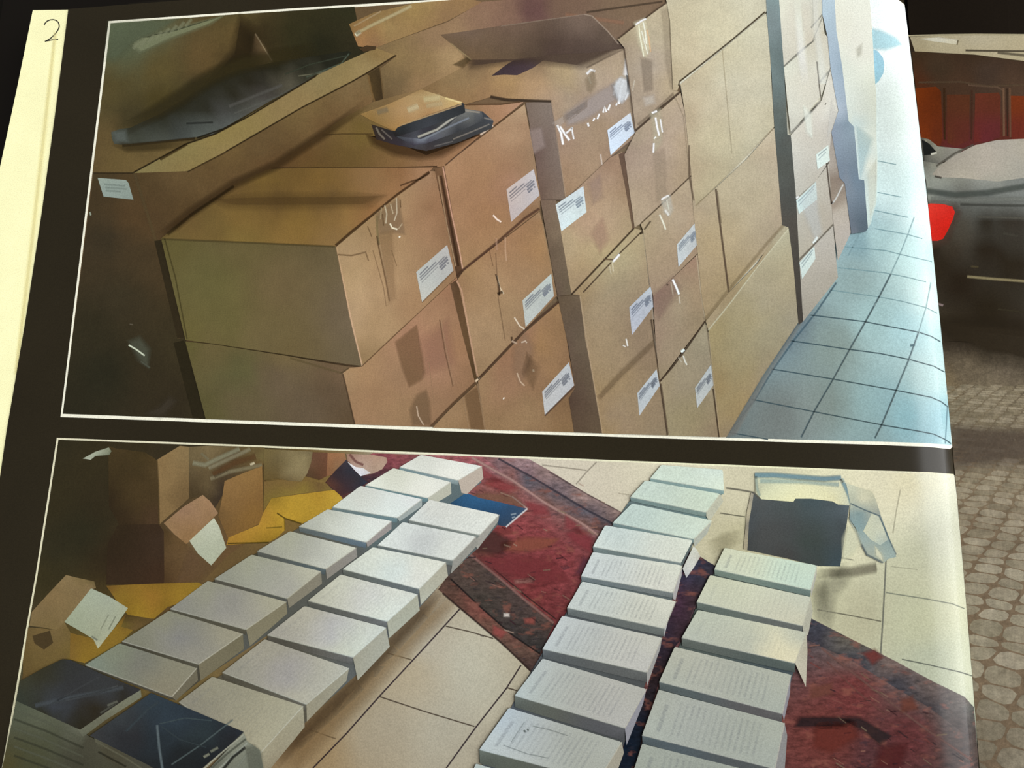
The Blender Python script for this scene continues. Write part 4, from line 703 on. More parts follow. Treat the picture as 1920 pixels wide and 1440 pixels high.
S.lines('floor_shading', [([(852, 1085), (800, 1155), (740, 1215), (676, 1285), (610, 1350), (520, 1440)], 44, '#8d6f4c', .6), ([(830, 1105), (790, 1145), (735, 1205), (680, 1270), (600, 1345), (500, 1440)], 22, '#7d6146', .55),
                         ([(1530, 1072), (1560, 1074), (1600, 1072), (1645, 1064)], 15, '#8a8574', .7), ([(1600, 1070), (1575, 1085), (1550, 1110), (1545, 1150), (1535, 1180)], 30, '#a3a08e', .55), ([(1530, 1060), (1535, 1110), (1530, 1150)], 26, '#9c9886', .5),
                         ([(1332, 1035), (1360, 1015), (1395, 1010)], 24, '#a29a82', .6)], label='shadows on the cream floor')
# --- rug -------------------------------------------------------------
SAT = 0.72
RG = S.poly('red_rug', [(610, 905), (640, 868), (700, 850), (880, 855.5), (950, 858.5), (992, 861), (1030, 882), (1100, 925), (1165, 960), (1340, 1060), (1522, 1160), (1600, 1200), (1680, 1240), (1750, 1278), (1800, 1304), (1826, 1328), (1832, 1400), (1838, 1500), (1150, 1500), (1100, 1300), (995, 1259), (950, 1215), (900, 1172), (862, 1141), (822, 1105), (870, 1055), (760, 990), (690, 950)],
            ['#5a2f2c', '#5c3030', '#8c3a44', '#a04a52', '#93626a', '#8d6a6c', '#7f6462', '#82675e', '#6a5258', '#4a3d48', '#4b4048', '#63504a', '#5e4a48', '#5c4844', '#52403c', '#47413c', '#3f2f2a', '#3a2826', '#30262c', '#5a2c2c', '#4c2e2c', '#583430', '#5b3730', '#56362e', '#54362e', '#60302a', '#5c3430', '#4b2a2a'],
            mat='rug', extra=[(1000, 1010, '#842f33'), (1050, 1060, '#822c30'), (960, 980, '#8c3336'), (1000, 1090, '#762628'), (1060, 1150, '#6e2628'), (940, 920, '#84463e'), (1600, 1300, '#6b2826'), (1700, 1380, '#5c2424'), (1560, 1380, '#6a2a22'), (1640, 1420, '#50282a'), (1100, 1080, '#7a3034')],
            label='dark red patterned rug lying under the book blocks')
S.poly('border_band', [(930, 858), (992, 861), (1030, 882), (1100, 925), (1165, 960), (1150, 982), (1134, 992), (1100, 958), (1040, 925), (990, 895)], ['#8b6468', '#9a7478', '#8b6a66', '#93716a', '#8f6f66', '#6b5254', '#4f464e', '#5a4c56', '#64525a', '#785860'], mat='rug', parent=RG, label='outer patterned band of the rug')
S.poly('border_band', [(905, 857), (932, 858), (990, 893), (1040, 922), (1100, 956), (1150, 982), (1128, 998), (1092, 980), (1025, 942), (960, 898)], ['#8c4f50', '#7b5a60', '#54505c', '#55505a', '#55505c', '#4c454e', '#684038', '#744a40', '#7d5046', '#85504c'], mat='rug', parent=RG)
S.poly('border_band', [(840, 1079), (885, 1040), (925, 1072), (987, 1126), (1040, 1166), (1013, 1226), (960, 1190), (900, 1137)], ['#4e3c34', '#553d36', '#4b3a34', '#4a3834', '#4c3832', '#33302f', '#3b3230', '#403630'], mat='rug', parent=RG)
S.poly('border_band', [(822, 1105), (840, 1079), (900, 1137), (960, 1190), (1013, 1226), (995, 1260), (950, 1215), (900, 1172), (862, 1141)], ['#5a3a2e', '#4c352c', '#7b3c32', '#6b4034', '#5d4034', '#43302c', '#5b4034', '#6b4436', '#5b3a2e'], mat='rug', parent=RG)
S.poly('border_band', [(1522, 1161), (1600, 1200), (1680, 1240), (1750, 1278), (1808, 1306), (1826, 1326), (1829, 1390), (1800, 1370), (1740, 1325), (1680, 1290), (1600, 1240), (1514, 1200)], ['#3c3c48', '#5f5448', '#6a534c', '#64504a', '#584a44', '#4b4844', '#3c2e2a', '#3d2e2a', '#3c3438', '#3a363e', '#3b3a44', '#36323c'], mat='rug', parent=RG)
S.lines('pink_stripe', [([(885, 858), (920, 878), (960, 900), (1025, 945), (1092, 982), (1121, 1003)], 4, '#b5837c', .8), ([(882, 1040), (925, 1074), (987, 1127), (1038, 1168)], 4, '#8f5c54', .8), ([(1540, 1215), (1600, 1262), (1680, 1325), (1740, 1370), (1822, 1425)], 3.6, '#8a5a54', .55),
                         ([(960, 931), (989, 954)], 2.4, '#c9a7a0', .8), ([(1550, 1240), (1600, 1290), (1660, 1340)], 2.4, '#8a5048', .45), ([(1030, 885), (1100, 926), (1160, 958)], 2, '#5f4a4c', .5)], parent=RG, label='pale pink stripe of the rug')
S.lines('dark_stripe', [([(935, 860), (995, 893), (1100, 956), (1148, 981)], 3, '#3f3a48', .7), ([(845, 1085), (900, 1137), (960, 1190), (1013, 1226)], 2.4, '#26201f', .8), ([(925, 1066), (990, 1120), (1042, 1160)], 2, '#3b2624', .7), ([(830, 1112), (870, 1146), (940, 1205), (994, 1256)], 3, '#3b2822', .7)], parent=RG)
S.soft('rug_figure', [([(905, 925), (960, 928), (985, 950), (930, 940), (880, 930)], '#8a5a40', 14, .6), ([(940, 1020), (985, 1008), (1048, 1010), (1030, 1025), (985, 1035), (945, 1032)], '#a04e30', 12, .55), ([(900, 1045), (960, 1040), (1030, 1050), (1070, 1090), (1000, 1090), (930, 1070)], '#8a2c32', 20, .55),
                      ([(1085, 990), (1112, 1010), (1108, 1035), (1080, 1020), (1060, 1000)], '#9c2f3c', 14, .6), ([(1095, 1045), (1108, 1050), (1095, 1080), (1080, 1075)], '#6b3448', 14, .6), ([(965, 1088), (1002, 1082), (1000, 1092), (966, 1094)], '#a8685c', 8, .6),
                      ([(905, 985), (960, 1015), (940, 1040), (890, 1035), (915, 1005)], '#54302c', 16, .7), ([(925, 990), (960, 990), (960, 1000), (935, 1003)], '#8f3434', 10, .6),
                      ([(1590, 1345), (1610, 1345), (1670, 1380), (1650, 1395), (1620, 1370), (1580, 1350)], '#33282c', 10, .7), ([(1530, 1360), (1600, 1355), (1608, 1380), (1560, 1410), (1525, 1400)], '#7c2c20', 16, .7), ([(1520, 1290), (1560, 1280), (1560, 1300), (1520, 1310)], '#8a4a38', 12, .5),
                      ([(1618, 1225), (1640, 1218), (1655, 1232), (1636, 1245)], '#8c3430', 12, .7), ([(1690, 1310), (1710, 1305), (1720, 1330), (1690, 1335)], '#8a4028', 12, .5), ([(1650, 1400), (1700, 1395), (1690, 1440), (1640, 1440)], '#661e20', 20, .6), ([(1500, 1345), (1580, 1345), (1600, 1352), (1580, 1362), (1490, 1362)], '#2c2328', 12, .7),
                      ([(983, 1160), (1003, 1158), (1002, 1170), (985, 1168)], '#a84838', 8, .6), ([(925, 1172), (950, 1185), (940, 1196), (925, 1188)], '#a83f34', 8, .6), ([(870, 1128), (900, 1130), (895, 1145)], '#9a5540', 8, .5), ([(945, 1150), (955, 1150), (955, 1156), (945, 1156)], '#e0c8b8', 5, .7),
                      ([(905, 905), (930, 895), (970, 915), (950, 925)], '#a8323a', 16, .5), ([(985, 940), (1025, 950), (1030, 965), (1000, 965)], '#a5323c', 12, .5), ([(1060, 965), (1085, 985), (1090, 1000), (1060, 990)], '#a3303c', 12, .5), ([(870, 872), (900, 875), (945, 905), (910, 900)], '#a93a42', 12, .5)], parent=RG, label='faded figures of the rug pattern')
random.seed(4)
fl = []
for k in range(150):
    if k < 90: x = random.uniform(850, 1130); y = random.uniform(880, 1240); ok = (y > 900+(x-850)*0.35 and y < 1110+(x-850)*0.75) or random.random() < .3
    else: x = random.uniform(1500, 1810); y = random.uniform(1210, 1440); ok = y > 1180+(x-1500)*.62
    if not ok: continue
    L = random.uniform(6, 20); sgn = random.choice((.62, .75, .35, -.1))
    fl.append(([(x, y), (x+L, y+L*sgn)], random.uniform(1.2, 2.4), random.choice(['#b0705c', '#2b2430', '#9a8060', '#3c2a30', '#a8443c', '#b08a70', '#46202a']), random.uniform(.25, .55)))
S.lines('rug_weave', fl, parent=RG, kind='stuff')
S.poly('rug_gap', [(1312, 1043), (1342, 1062), (1332, 1080), (1306, 1127), (1280, 1195), (1266, 1212), (1236, 1277), (1205, 1376), (1200, 1400), (1170, 1500), (1140, 1500), (1172, 1390), (1215, 1290), (1242, 1195), (1268, 1125), (1280, 1065)],
       ['#2c2c3e', '#332e3c', '#35303a', '#3f2a30', '#3b262e', '#2b2028', '#2e1f22', '#161c28', '#141c28', '#1c202a', '#1c1e28', '#0f1a2a', '#241d22', '#2e2434', '#43283a', '#30304a'], mat='rug', parent=RG, label='dark strip of rug between the two right rows')
S.poly('rug_gap', [(640, 868), (720, 855), (745, 882), (735, 885), (690, 905), (640, 936), (612, 905)], ['#4c3030', '#8a3840', '#8a3c48', '#5a3038', '#3c2c34', '#5a2f2f', '#4d3830'], mat='rug', parent=RG)
SAT = 0.9
# navy folder
NF = S.poly('navy_folder', [(837, 944), (846, 926), (874, 924), (900, 934), (930, 940), (989, 954), (950, 988), (932, 984), (910, 965)], ['#25405a', '#2c5578', '#2c5c84', '#2b5a84', '#2b5780', '#3a4e68', '#35455a', '#2a4058', '#274868'], mat='paper', extra=[(940, 960, '#2b4868')], label='navy blue folder lying flat on the rug')
S.lines('folder_edge', [([(989, 954), (970, 970), (949, 988)], 2.4, '#d0cdd0', .85), ([(958, 965), (968, 963)], 2.5, '#9fb0c0', .6), ([(960, 971), (966, 969)], 2.5, '#9fb0c0', .6)], parent=NF)

# --- things at the back left -----------------------------------------
S.poly('dark_background', [(110.5, 824.5), (345, 833.5), (497, 839), (500, 905), (490, 1000), (430, 1040), (330, 1140), (200, 1230), (120, 1240), (42, 1275), (55, 1170), (71, 1080), (92, 946)],
       ['#332e1f', '#352e20', '#463a26', '#5c4828', '#6b5330', '#6b5236', '#5b4628', '#6a5a26', '#5a4a26', '#5c4a2c', '#453c28', '#39331f', '#352f1e'], mat='shade',
       extra=[(200, 930, '#342d1e'), (150, 1000, '#2f2c1e'), (220, 1050, '#33291c'), (300, 1060, '#4b3a26'), (360, 1050, '#6b5638'), (250, 1110, '#4d4020'), (100, 1020, '#332f20'), (180, 870, '#37301f')], label='shadowy background behind the boxes')
UB = S.poly('upper_box', [(204, 836), (218, 841), (272, 848), (292, 860), (297, 872), (298, 982), (225, 985), (205, 950)], ['#40351f', '#493b23', '#43371f', '#4b3c22', '#4f3f26', '#4b3826', '#372b1c', '#33291b'], mat='shade', extra=[(260, 930, '#493a22'), (240, 880, '#40341f')], label='brown box at the top left of the lower photograph')
S.poly('side_face', [(294, 863), (338, 836), (355, 838), (355, 934), (343, 946), (320, 965), (300, 983), (297, 900)], ['#8c7148', '#8c744c', '#86704a', '#735c3a', '#775f3c', '#846a42', '#836942', '#8b7148'], parent=UB, mat='card')
S.lines('edge', [([(295, 863), (298, 910), (299, 983)], 2.4, '#5c4a2c', .6)], parent=UB)
S.poly('crumpled_paper', [(156, 860), (180, 847), (205, 839), (210, 846), (206, 853), (180, 855), (171, 862)], ['#a3aa98', '#a9b09c', '#8f967f', '#5c5d4a', '#777d68', '#939c88', '#b9bfae'], mat='paper', label='crumpled white scrap behind the upper box')
S.poly('dark_box', [(222, 984), (299, 983), (312, 1003), (308, 1098), (200, 1096), (203, 1020)], ['#352a1c', '#3c2d20', '#3f3024', '#3f2d20', '#3a2c1f', '#33281c'], mat='shade', label='dark box under the upper box')
S.poly('dark_box_side', [(308, 990), (350, 1018), (372, 1045), (385, 1085), (345, 1096), (309, 1096)], ['#4f3d24', '#634c2e', '#6d553a', '#6b5434', '#634a2c', '#4c3822'], mat='shade', label='brown cardboard beside the dark box')
CP = S.poly('crumpled_plastic', [(355, 838), (390, 836), (497, 839.5), (498, 862), (492, 875), (422, 903), (420, 925), (400, 960), (381, 930), (355, 936)], ['#6d5e40', '#7c6b4a', '#6c5c38', '#75683f', '#6a5230', '#4a3c2a', '#3f342a', '#4b3c2a', '#4d3f2a', '#4b3d27'], mat='shade',
            extra=[(450, 870, '#5c4a30'), (395, 900, '#6b5a3c'), (410, 920, '#33292a')], label='crumpled clear plastic on top of the brown box')
S.lines('plastic_sheen', [([(362, 868), (385, 872), (410, 860), (450, 842)], 7, '#a09f84', .5), ([(395, 898), (430, 885), (492, 872)], 6, '#9a8f70', .5), ([(392, 878), (440, 856), (470, 842)], 6, '#a8a286', .4), ([(400, 890), (440, 868), (480, 856)], 9, '#6b4a2c', .5), ([(470, 872), (478, 868)], 4, '#d5c8a8', .8), ([(378, 850), (392, 862)], 4, '#8c8468', .5)], parent=CP)
S.poly('tall_brown_box', [(422, 902), (455, 888), (492, 874), (494, 930), (494, 972), (485, 983), (428, 1009), (410, 968), (418, 930)], ['#8f6c40', '#93703f', '#906c3c', '#876336', '#86622f', '#876330', '#7d5c30', '#775a34', '#8a683c'], mat='card', label='tall brown box wrapped in crumpled plastic')
S.soft('box_shading', [([(360, 1030), (400, 1062), (372, 1090), (330, 1092)], '#74593e', 20, .5)])
FR = S.poly('cardboard_flap', [(308, 981), (345, 950), (381, 928), (395, 940), (410, 962), (400, 972), (355, 1016), (350, 1020), (328, 1002)], ['#947551', '#97765a', '#9c7c5a', '#a27e5c', '#9c7a5c', '#93724e', '#937048', '#8d6c42', '#93724e'], mat='card', label='open cardboard flap carrying a white label, beside the upper box')
S.poly('white_label', [(356, 1014), (402, 971), (412, 988), (425, 1027), (397, 1060), (372, 1038)], ['#b4b9a2', '#c2c6b2', '#bcc2b0', '#b3b9a8', '#b0b7a5', '#adb4a0'], mat='paper', parent=FR, label='white label')
def gold(h): return '#%02x%02x%02x' % (min(255, int(int(h[1:3], 16)*1.09)), int(int(h[3:5], 16)*1.0), int(h[5:7], 16))
def yellow(nm, pts, cols, label, ex=()):
    cols = [gold(c) for c in cols]; ex = [(x, y, gold(c)) for x, y, c in ex]
    return S.poly('yellow_plastic', pts, cols, mat='paper', label=label, extra=ex)
Y1 = yellow('y', [(495, 960), (510, 934), (600, 922), (632, 918), (643, 935), (626, 957), (566, 982), (534, 972), (535, 994), (520, 1008), (505, 1016), (425, 1022), (429, 1008), (486, 984)], ['#a28426', '#8f7b1f', '#a3891c', '#ad941c', '#b09a26', '#ab931f', '#a08a1c', '#b39a1d', '#a88e1c', '#8f7a18', '#8c7618', '#94761c', '#a3832a', '#a88a2a'],
            'yellow plastic sheet behind the left row of book blocks', [(560, 950, '#ab941f'), (500, 990, '#a88c20')])
S.lines('fold', [([(520, 962), (535, 972), (566, 982)], 2.2, '#5c4a16', .8), ([(500, 990), (530, 988)], 1.8, '#7a6618', .6), ([(428, 1019), (505, 1017)], 2, '#4b4018', .7), ([(534, 973), (535, 994)], 2, '#7a6618', .5)], parent=Y1)
S.poly('floor_patch', [(496, 903), (540, 898), (600, 905), (622, 918), (560, 926), (510, 934), (495, 958)], ['#7a6036', '#7c6238', '#745a34', '#7f6a34', '#8a7430', '#7f6a30', '#7d6434'], mat='paper', label='brown floor behind the yellow sheet')
Y2 = yellow('y', [(200, 1098), (300, 1094), (372, 1092), (385, 1098), (340, 1130), (315, 1138), (290, 1160), (262, 1158), (240, 1152), (222, 1130)], ['#6b5520', '#7a6418', '#83701a', '#8c7618', '#8c761a', '#7c6818', '#8a7418', '#8f7a16', '#7b6814', '#7f6c1c'], 'yellow plastic sheet below the dark box', [(290, 1130, '#8a6c1e')])
Y3 = yellow('y', [(131, 1186), (175, 1197), (185, 1214), (217, 1176), (236, 1152), (262, 1160), (250, 1182), (230, 1202), (160, 1243), (131, 1236)], ['#705c22', '#75621f', '#7c6a1c', '#7f6c1c', '#5c4820', '#5c4924', '#7a6820', '#7d6b1f', '#7f6c1c', '#73602a'], 'yellow plastic strip beside the leaning white label')
S.poly('floor_patch', [(238, 1152), (292, 1161), (254, 1182), (228, 1175)], ['#4d3d1e', '#5c4a2a', '#6b5530', '#6b5a26'], mat='paper')
FS = S.poly('cardboard_flap', [(56, 1173), (61, 1147), (90, 1115), (125, 1078), (150, 1084), (178, 1090), (181, 1102), (172, 1106), (125, 1164), (107, 1181), (80, 1176)], ['#7a6744', '#7f6a48', '#836c48', '#8a7450', '#7d6a44', '#6b5c38', '#7a6744', '#87704e', '#816c48', '#7c6842', '#7a6642'], mat='card', label='leaning cardboard flap at the left border carrying a white label')
S.poly('cardboard_base', [(54, 1176), (80, 1178), (107, 1181), (122, 1166), (133, 1185), (132, 1238), (122, 1236), (45, 1280), (44, 1240)], ['#6b5834', '#735e38', '#74603c', '#7a6640', '#6f5c34', '#75622c', '#6e5a34', '#65502c', '#68552f'], mat='card', parent=FS)
S.poly('hole', [(62, 1192), (95, 1182), (101, 1205), (84, 1218), (66, 1206)], '#4a3c26', mat='paper', parent=FS)
S.poly('white_label', [(122, 1166), (172, 1103), (206, 1118), (241, 1140), (217, 1175), (185, 1216), (176, 1198), (150, 1182)], ['#9ea893', '#a4ae9c', '#a3ac9c', '#a8ae98', '#a6ac98', '#b0b29a', '#9aa08c', '#9ea692'], mat='paper', parent=FS, label='large white label')
S.lines('label_print', [([(205, 1180), (218, 1155)], 2, '#8b917f', .6), ([(190, 1180), (205, 1152)], 1.8, '#8b917f', .4), ([(173, 1193), (184, 1200)], 2.6, '#7c8078', .6)], parent=FS)
# back centre
S.poly('plastic_sack', [(495, 842), (587, 847), (584, 870), (578, 886), (566, 903), (545, 902), (520, 897), (496, 900)], ['#74643c', '#75674a', '#7a6a4a', '#8c7c5a', '#7c6a48', '#6b5a3c', '#6b5834', '#6a5730'], mat='shade', extra=[(530, 870, '#6b5d3e'), (565, 865, '#948560'), (558, 890, '#9a8b66')], label='crumpled translucent sack at the top edge behind the yellow sheet')
S.poly('dark_carton', [(587, 848), (616, 849), (613, 893), (600, 900), (575, 893), (584, 868)], ['#6b4a38', '#6f4836', '#6b4632', '#5a3e2c', '#5a4430', '#6b4c38'], mat='shade', label='dark brown carton at the top edge beside the sack')
S.poly('orange_carton', [(615, 849), (647, 850), (650, 862), (634, 880), (626, 890), (613, 893)], ['#9a6a48', '#a3744e', '#93694c', '#8c6a4c', '#8a6040', '#8a5c40'], mat='card', label='orange brown carton side at the top edge')
S.poly('open_black_box', [(628, 884), (650, 862), (662, 880), (676, 893), (690, 905), (664, 920), (640, 930), (612, 905)], ['#3c2f34', '#3f3a44', '#33343f', '#34343c', '#353848', '#3a3038', '#4b3030', '#5c3a30'], mat='shade', label='dark open box between the cartons and the first book block')
HF = S.poly('torn_flap', [(650, 851), (700, 853), (725, 858), (727, 866), (717, 880), (700, 888), (676, 892), (665, 875), (652, 864)], ['#9a7864', '#b08f7c', '#a98a78', '#b09080', '#b39884', '#a68c7a', '#b39c90', '#b3948a', '#9c7868'], mat='card', label='torn beige cardboard flap lined with shiny foil')
S.poly('foil', [(652, 866), (668, 876), (682, 878), (696, 887), (677, 893), (664, 880)], ['#e8e6e8', '#ececf2', '#d9d5da', '#cdc4c4', '#d5d8e6', '#c9c9dc'], mat='paper', parent=HF, label='white shiny foil')
S.lines('foil_edge', [([(656, 852), (668, 866), (682, 872)], 4, '#7b4a48', .6)], parent=HF)

# --- black box at the right -------------------------------------------
BB = S.poly('black_box', [(1410, 922), (1427, 936), (1487, 941), (1491, 935), (1520, 935), (1560, 940), (1571, 946), (1592, 948), (1586, 990), (1575, 1062), (1532, 1061), (1475, 1047), (1400, 1031), (1404, 980)],
            ['#4f545a', '#4c4f55', '#484e53', '#414e57', '#424f58', '#48525a', '#4c5660', '#56626c', '#444b51', '#3c4a54', '#3b4244', '#403f42', '#3e4044', '#444850'], mat='paper', extra=[(1480, 980, '#43454a'), (1520, 1010, '#3c4344'), (1440, 1000, '#46464a')], label='open black box standing on the cream floor, a pale flap hanging from it')
S.poly('box_interior', [(1416, 888), (1480, 889), (1575, 896), (1586, 912), (1597, 947), (1571, 946), (1560, 940), (1520, 935), (1491, 935), (1487, 941), (1427, 936), (1416, 925)], ['#c9cfc0', '#cfd2bf', '#d4d2b8', '#cfd0b8', '#c3c9b8', '#d4d0b0', '#d8d2ae', '#dad5b4', '#d9d4b2', '#d7d2b0', '#cfcdb2', '#a8a694'], mat='paper', parent=BB,
       extra=[(1500, 915, '#dbd6b6')], label='cream interior of the black box')
S.lines('rim', [([(1415, 891), (1450, 891), (1500, 895), (1545, 898), (1577, 896)], 8, '#6f8fa2', .85), ([(1417, 893), (1419, 915), (1424, 930)], 4, '#a3b0ac', .7), ([(1577, 898), (1584, 912), (1592, 930), (1597, 947)], 6, '#7d9fae', .8), ([(1425, 902), (1500, 903), (1572, 909)], 7, '#9fb6bc', .55), ([(1575, 899), (1580, 905)], 4, '#f0f0e4', .8)], parent=BB, label='blue grey rim of the black box')
S.poly('side_strip', [(1408, 924), (1413, 926), (1404, 980), (1401, 1031), (1394, 1030), (1400, 960)], ['#a69c90', '#7d7876', '#847c74', '#8f8678', '#a89b86', '#b0a592'], mat='paper', parent=BB)
S.lines('box_shadow_line', [([(1362, 915), (1390, 919), (1412, 923), (1425, 935)], 2.6, '#5f5c58', .75)], parent=BB)
S.poly('hanging_flap', [(1586, 906), (1635, 922), (1643, 940), (1650, 964), (1667, 1010), (1680, 1044), (1665, 1048), (1655, 1056), (1625, 1042), (1614, 1018), (1604, 990), (1592, 972), (1594, 945)],
       ['#c9ccb8', '#c3c2a8', '#b9bba6', '#98a09a', '#8ea3a4', '#9fb4b4', '#a6b9b6', '#b9c0b0', '#a9b2a8', '#9fb1b0', '#86a0a6', '#7d949c', '#b3b8a8'], mat='paper', parent=BB, extra=[(1610, 970, '#7a9298'), (1620, 930, '#cdcbb2')], label='pale bent flap hanging from the black box')
S.poly('flap_window', [(1634, 962), (1647, 968), (1656, 990), (1664, 1012), (1650, 1022), (1632, 1012), (1618, 996)], ['#c9cdb8', '#b9c0b0', '#cfd2bc', '#b6bfb4', '#bcc9c0', '#c9cfbc', '#cdd0b8'], mat='paper', parent=BB)
S.lines('flap_edge', [([(1594, 944), (1620, 956), (1648, 967), (1658, 990), (1668, 1014), (1680, 1040)], 2, '#5f7480', .75), ([(1592, 974), (1606, 1000), (1614, 1020)], 2.2, '#8aa0a4', .6), ([(1655, 1055), (1625, 1040), (1614, 1020)], 3, '#6b7880', .6)], parent=BB)
S.soft('flap_highlight', [([(1640, 1024), (1652, 1040), (1655, 1052), (1642, 1042)], '#eaead0', 8, .8), ([(1590, 985), (1606, 1000), (1612, 1020), (1600, 1038), (1580, 1050), (1582, 1010)], '#dfe0c8', 12, .7)], parent=BB)

# --- the white book blocks ------------------------------------------

def row_gap(nm, pts, cols): return S.poly('row_shadow', pts, cols, mat='paper', label=nm)
row_gap('dark gaps between the blocks of the left-hand row', [(790, 855), (902, 876), (903, 905), (846, 943), (792, 978), (735, 1023), (670, 1068), (606, 1118), (543, 1163), (470, 1213), (380, 1273), (330, 1313), (168, 1246), (237, 1200), (327, 1140), (410, 1084), (490, 1032), (568, 986), (630, 950), (692, 909), (756, 875)],
        ['#5f7478']*2+['#5b6a6e']*4+['#5a5c5c']*4+['#4d4a42']*4+['#46443a']*3+['#5b5a54']*4)
row_gap('dark gaps between the blocks of the second row', [(808, 940), (935, 966), (933, 985), (894, 1030), (846, 1074), (790, 1136), (731, 1194), (668, 1266), (580, 1346), (505, 1440), (400, 1420), (345, 1315), (426, 1259), (510, 1189), (586, 1125), (650, 1066), (715, 1021), (772, 974)], ['#5d6464']*4+['#5a5a58']*4+['#5b564a']*6+['#5c6060']*4)
row_gap('dark gaps between the blocks of the third row', [(1242, 874), (1354, 883), (1354, 925), (1328, 973), (1300, 1018), (1278, 1064), (1262, 1118), (1245, 1186), (1212, 1276), (1173, 1386), (1138, 1480), (892, 1460), (972, 1300), (1023, 1214), (1069, 1137), (1095, 1078), (1117, 1023), (1154, 978), (1187, 930), (1224, 895)], ['#6b858c']*4+['#5e686e']*3+['#4f5358']*5+['#50545a']*3+['#64757a']*5)
row_gap('dark gaps between the blocks of the right-hand row', [(1360, 1030), (1529, 1062), (1519, 1112), (1506, 1178), (1490, 1248), (1466, 1343), (1450, 1443), (1184, 1480), (1208, 1375), (1240, 1275), (1283, 1193), (1310, 1126), (1343, 1066)], ['#5b6a6a']*4+['#48545c']*5+['#55605f']*4)
cnt = {}
ORD = ['topmost', 'second', 'third', 'fourth', 'fifth', 'sixth', 'seventh', 'eighth', 'ninth', 'tenth']
def dk(h): return '#%02x%02x%02x' % tuple(int(int(h[i:i+2], 16)*0.8) for i in (1, 3, 5))
def book(row, q, tc, fd, fc, side=None, sc=None, kind='paper', ex=()):
    """q: back-left, back-right, front-right, front-left of the top; fd: depth of the near edge in px"""
    cnt[row] = cnt.get(row, 0)+1
    lab = '%s white book block in the %s' % (ORD[cnt[row]-1], row)
    BL, BR, FR_, FL_ = q
    def rnd(a, b, c, r=4):
        b_, a_, c_ = Vector(b), Vector(a), Vector(c)
        p = b_+(a_-b_).normalized()*r; s = b_+(c_-b_).normalized()*r; m = b_*0.55+(p+s)*0.225
        return [tuple(p), tuple(m), tuple(s)]
    o = S.poly('book_block', rnd(FL_, BL, BR, 3)+rnd(BL, BR, FR_, 4)+rnd(BR, FR_, FL_, 3)+rnd(FR_, FL_, BL, 3), [tc[0]]*3+[tc[1]]*3+[tc[2]]*3+[tc[3]]*3, mat=kind, label=lab, uv=(BL, BR, FR_, FL_) if kind != 'paper' else None, extra=ex)
    pass
    d = fd
    S.poly('front_edge', [FL_, FR_, (FR_[0]-1, FR_[1]+d*1.2), (FL_[0]+1, FL_[1]+d*1.1)], [fc[0], fc[1], dk(fc[1]), dk(fc[0])], mat='paper', parent=o)
    if side: S.poly('side_edge', [BR]+side+[FR_], [sc]*(2+len(side)) if isinstance(sc, str) else sc, mat='paper', parent=o)
    S.lines('pale_edge', [([FL_, FR_], 1.8, '#d8dad4' if row.startswith('left') or row.startswith('second') else '#d5dad8', .35)]+([([BR, FR_], 1.8, '#e6e4da', .4)] if side else []), parent=o)  # paler line along the near and right edges of the top
    return o
Lr = 'left-hand row'; Sr = 'second row from the left'; Tr = 'third row, across the rug'; Rr = 'right-hand row'
W1 = '#d7dbd8'
book(Lr, [(790, 853), (904, 874), (860, 901), (750, 876)], ['#cfd0c8', '#dde0dc', '#e2e2da', '#d9dcd6'], 7, ['#7f989e', '#8ea0a4'], [(907, 897), (876, 927), (866, 924)], '#b7a99c')
book(Lr, [(738, 878), (846, 904), (803, 934), (686, 910)], ['#cfd0c2', '#d9dad2', '#dfdfd6', '#dfe2d8'], 7, ['#6f8f94', '#6b8a92'], [(847, 926), (814, 946), (804, 942)], '#b3b3a4')
book(Lr, [(677, 911), (792, 936), (746, 971), (624, 951)], ['#cdcfca', '#d9dcdc', '#d8e0de', '#cfd6d4'], 8, ['#73868c', '#6f8a92'], [(792, 949), (750, 978)], '#9aa3a2')
book(Lr, [(615, 955), (735, 977), (688, 1017), (562, 987)], ['#bfc2bc', '#d6d9d6', '#d8dedc', '#b5b9b8'], 9, ['#6d7880', '#66798a'], [(735, 992), (690, 1026)], '#978f8e', ex=[(640, 985, '#d0d4d2')])
book(Lr, [(545, 996), (669, 1027), (612, 1067), (484, 1033)], ['#aeb0a6', '#cfd0c8', '#c5c8c8', '#a4a6a4'], 9, ['#66696a', '#5f6c76'], [(671, 1044), (614, 1086)], '#8f8a88', ex=[(580, 1030, '#b0b2b2')])
book(Lr, [(473, 1040), (603, 1071), (540, 1122), (404, 1085)], ['#a3a59a', '#bdbdb4', '#aeaeb0', '#969893'], 8, ['#626059', '#5f6263'], [(605, 1094), (543, 1140)], '#8a857c', ex=[(500, 1080, '#a6a8a6')])
book(Lr, [(391, 1089), (538, 1128), (463, 1180), (321, 1141)], ['#96968a', '#aeaca0', '#a6a4a2', '#8c8c88'], 8, ['#5b584d', '#5f5c52'], [(540, 1150), (470, 1211)], '#86806f', ex=[(430, 1130, '#98979a')])
book(Lr, [(318, 1145), (457, 1188), (374, 1245), (231, 1202)], ['#8a8a7a', '#a09c8f', '#93918c', '#838478'], 8, ['#4e4b40', '#57544a'], [(459, 1216), (378, 1276)], '#77715f', ex=[(340, 1190, '#87878a')])
book(Lr, [(226, 1206), (371, 1252), (324, 1306), (162, 1246)], ['#808678', '#8c8a7c', '#8a8678', '#7d8880'], 4, ['#4c4a40', '#55524a'], [(373, 1275), (332, 1313)], '#6f6a5c', ex=[(260, 1240, '#7c7d78')])
book(Sr, [(806, 937), (937, 965), (900, 1003), (767, 975)], ['#cdcec8', '#d9dad2', '#d5d8d2', '#cfd4d2'], 8, ['#7a8280', '#7f8884'], [(935, 977), (896, 1030), (890, 1018)], '#9a9790', 'textfaint')
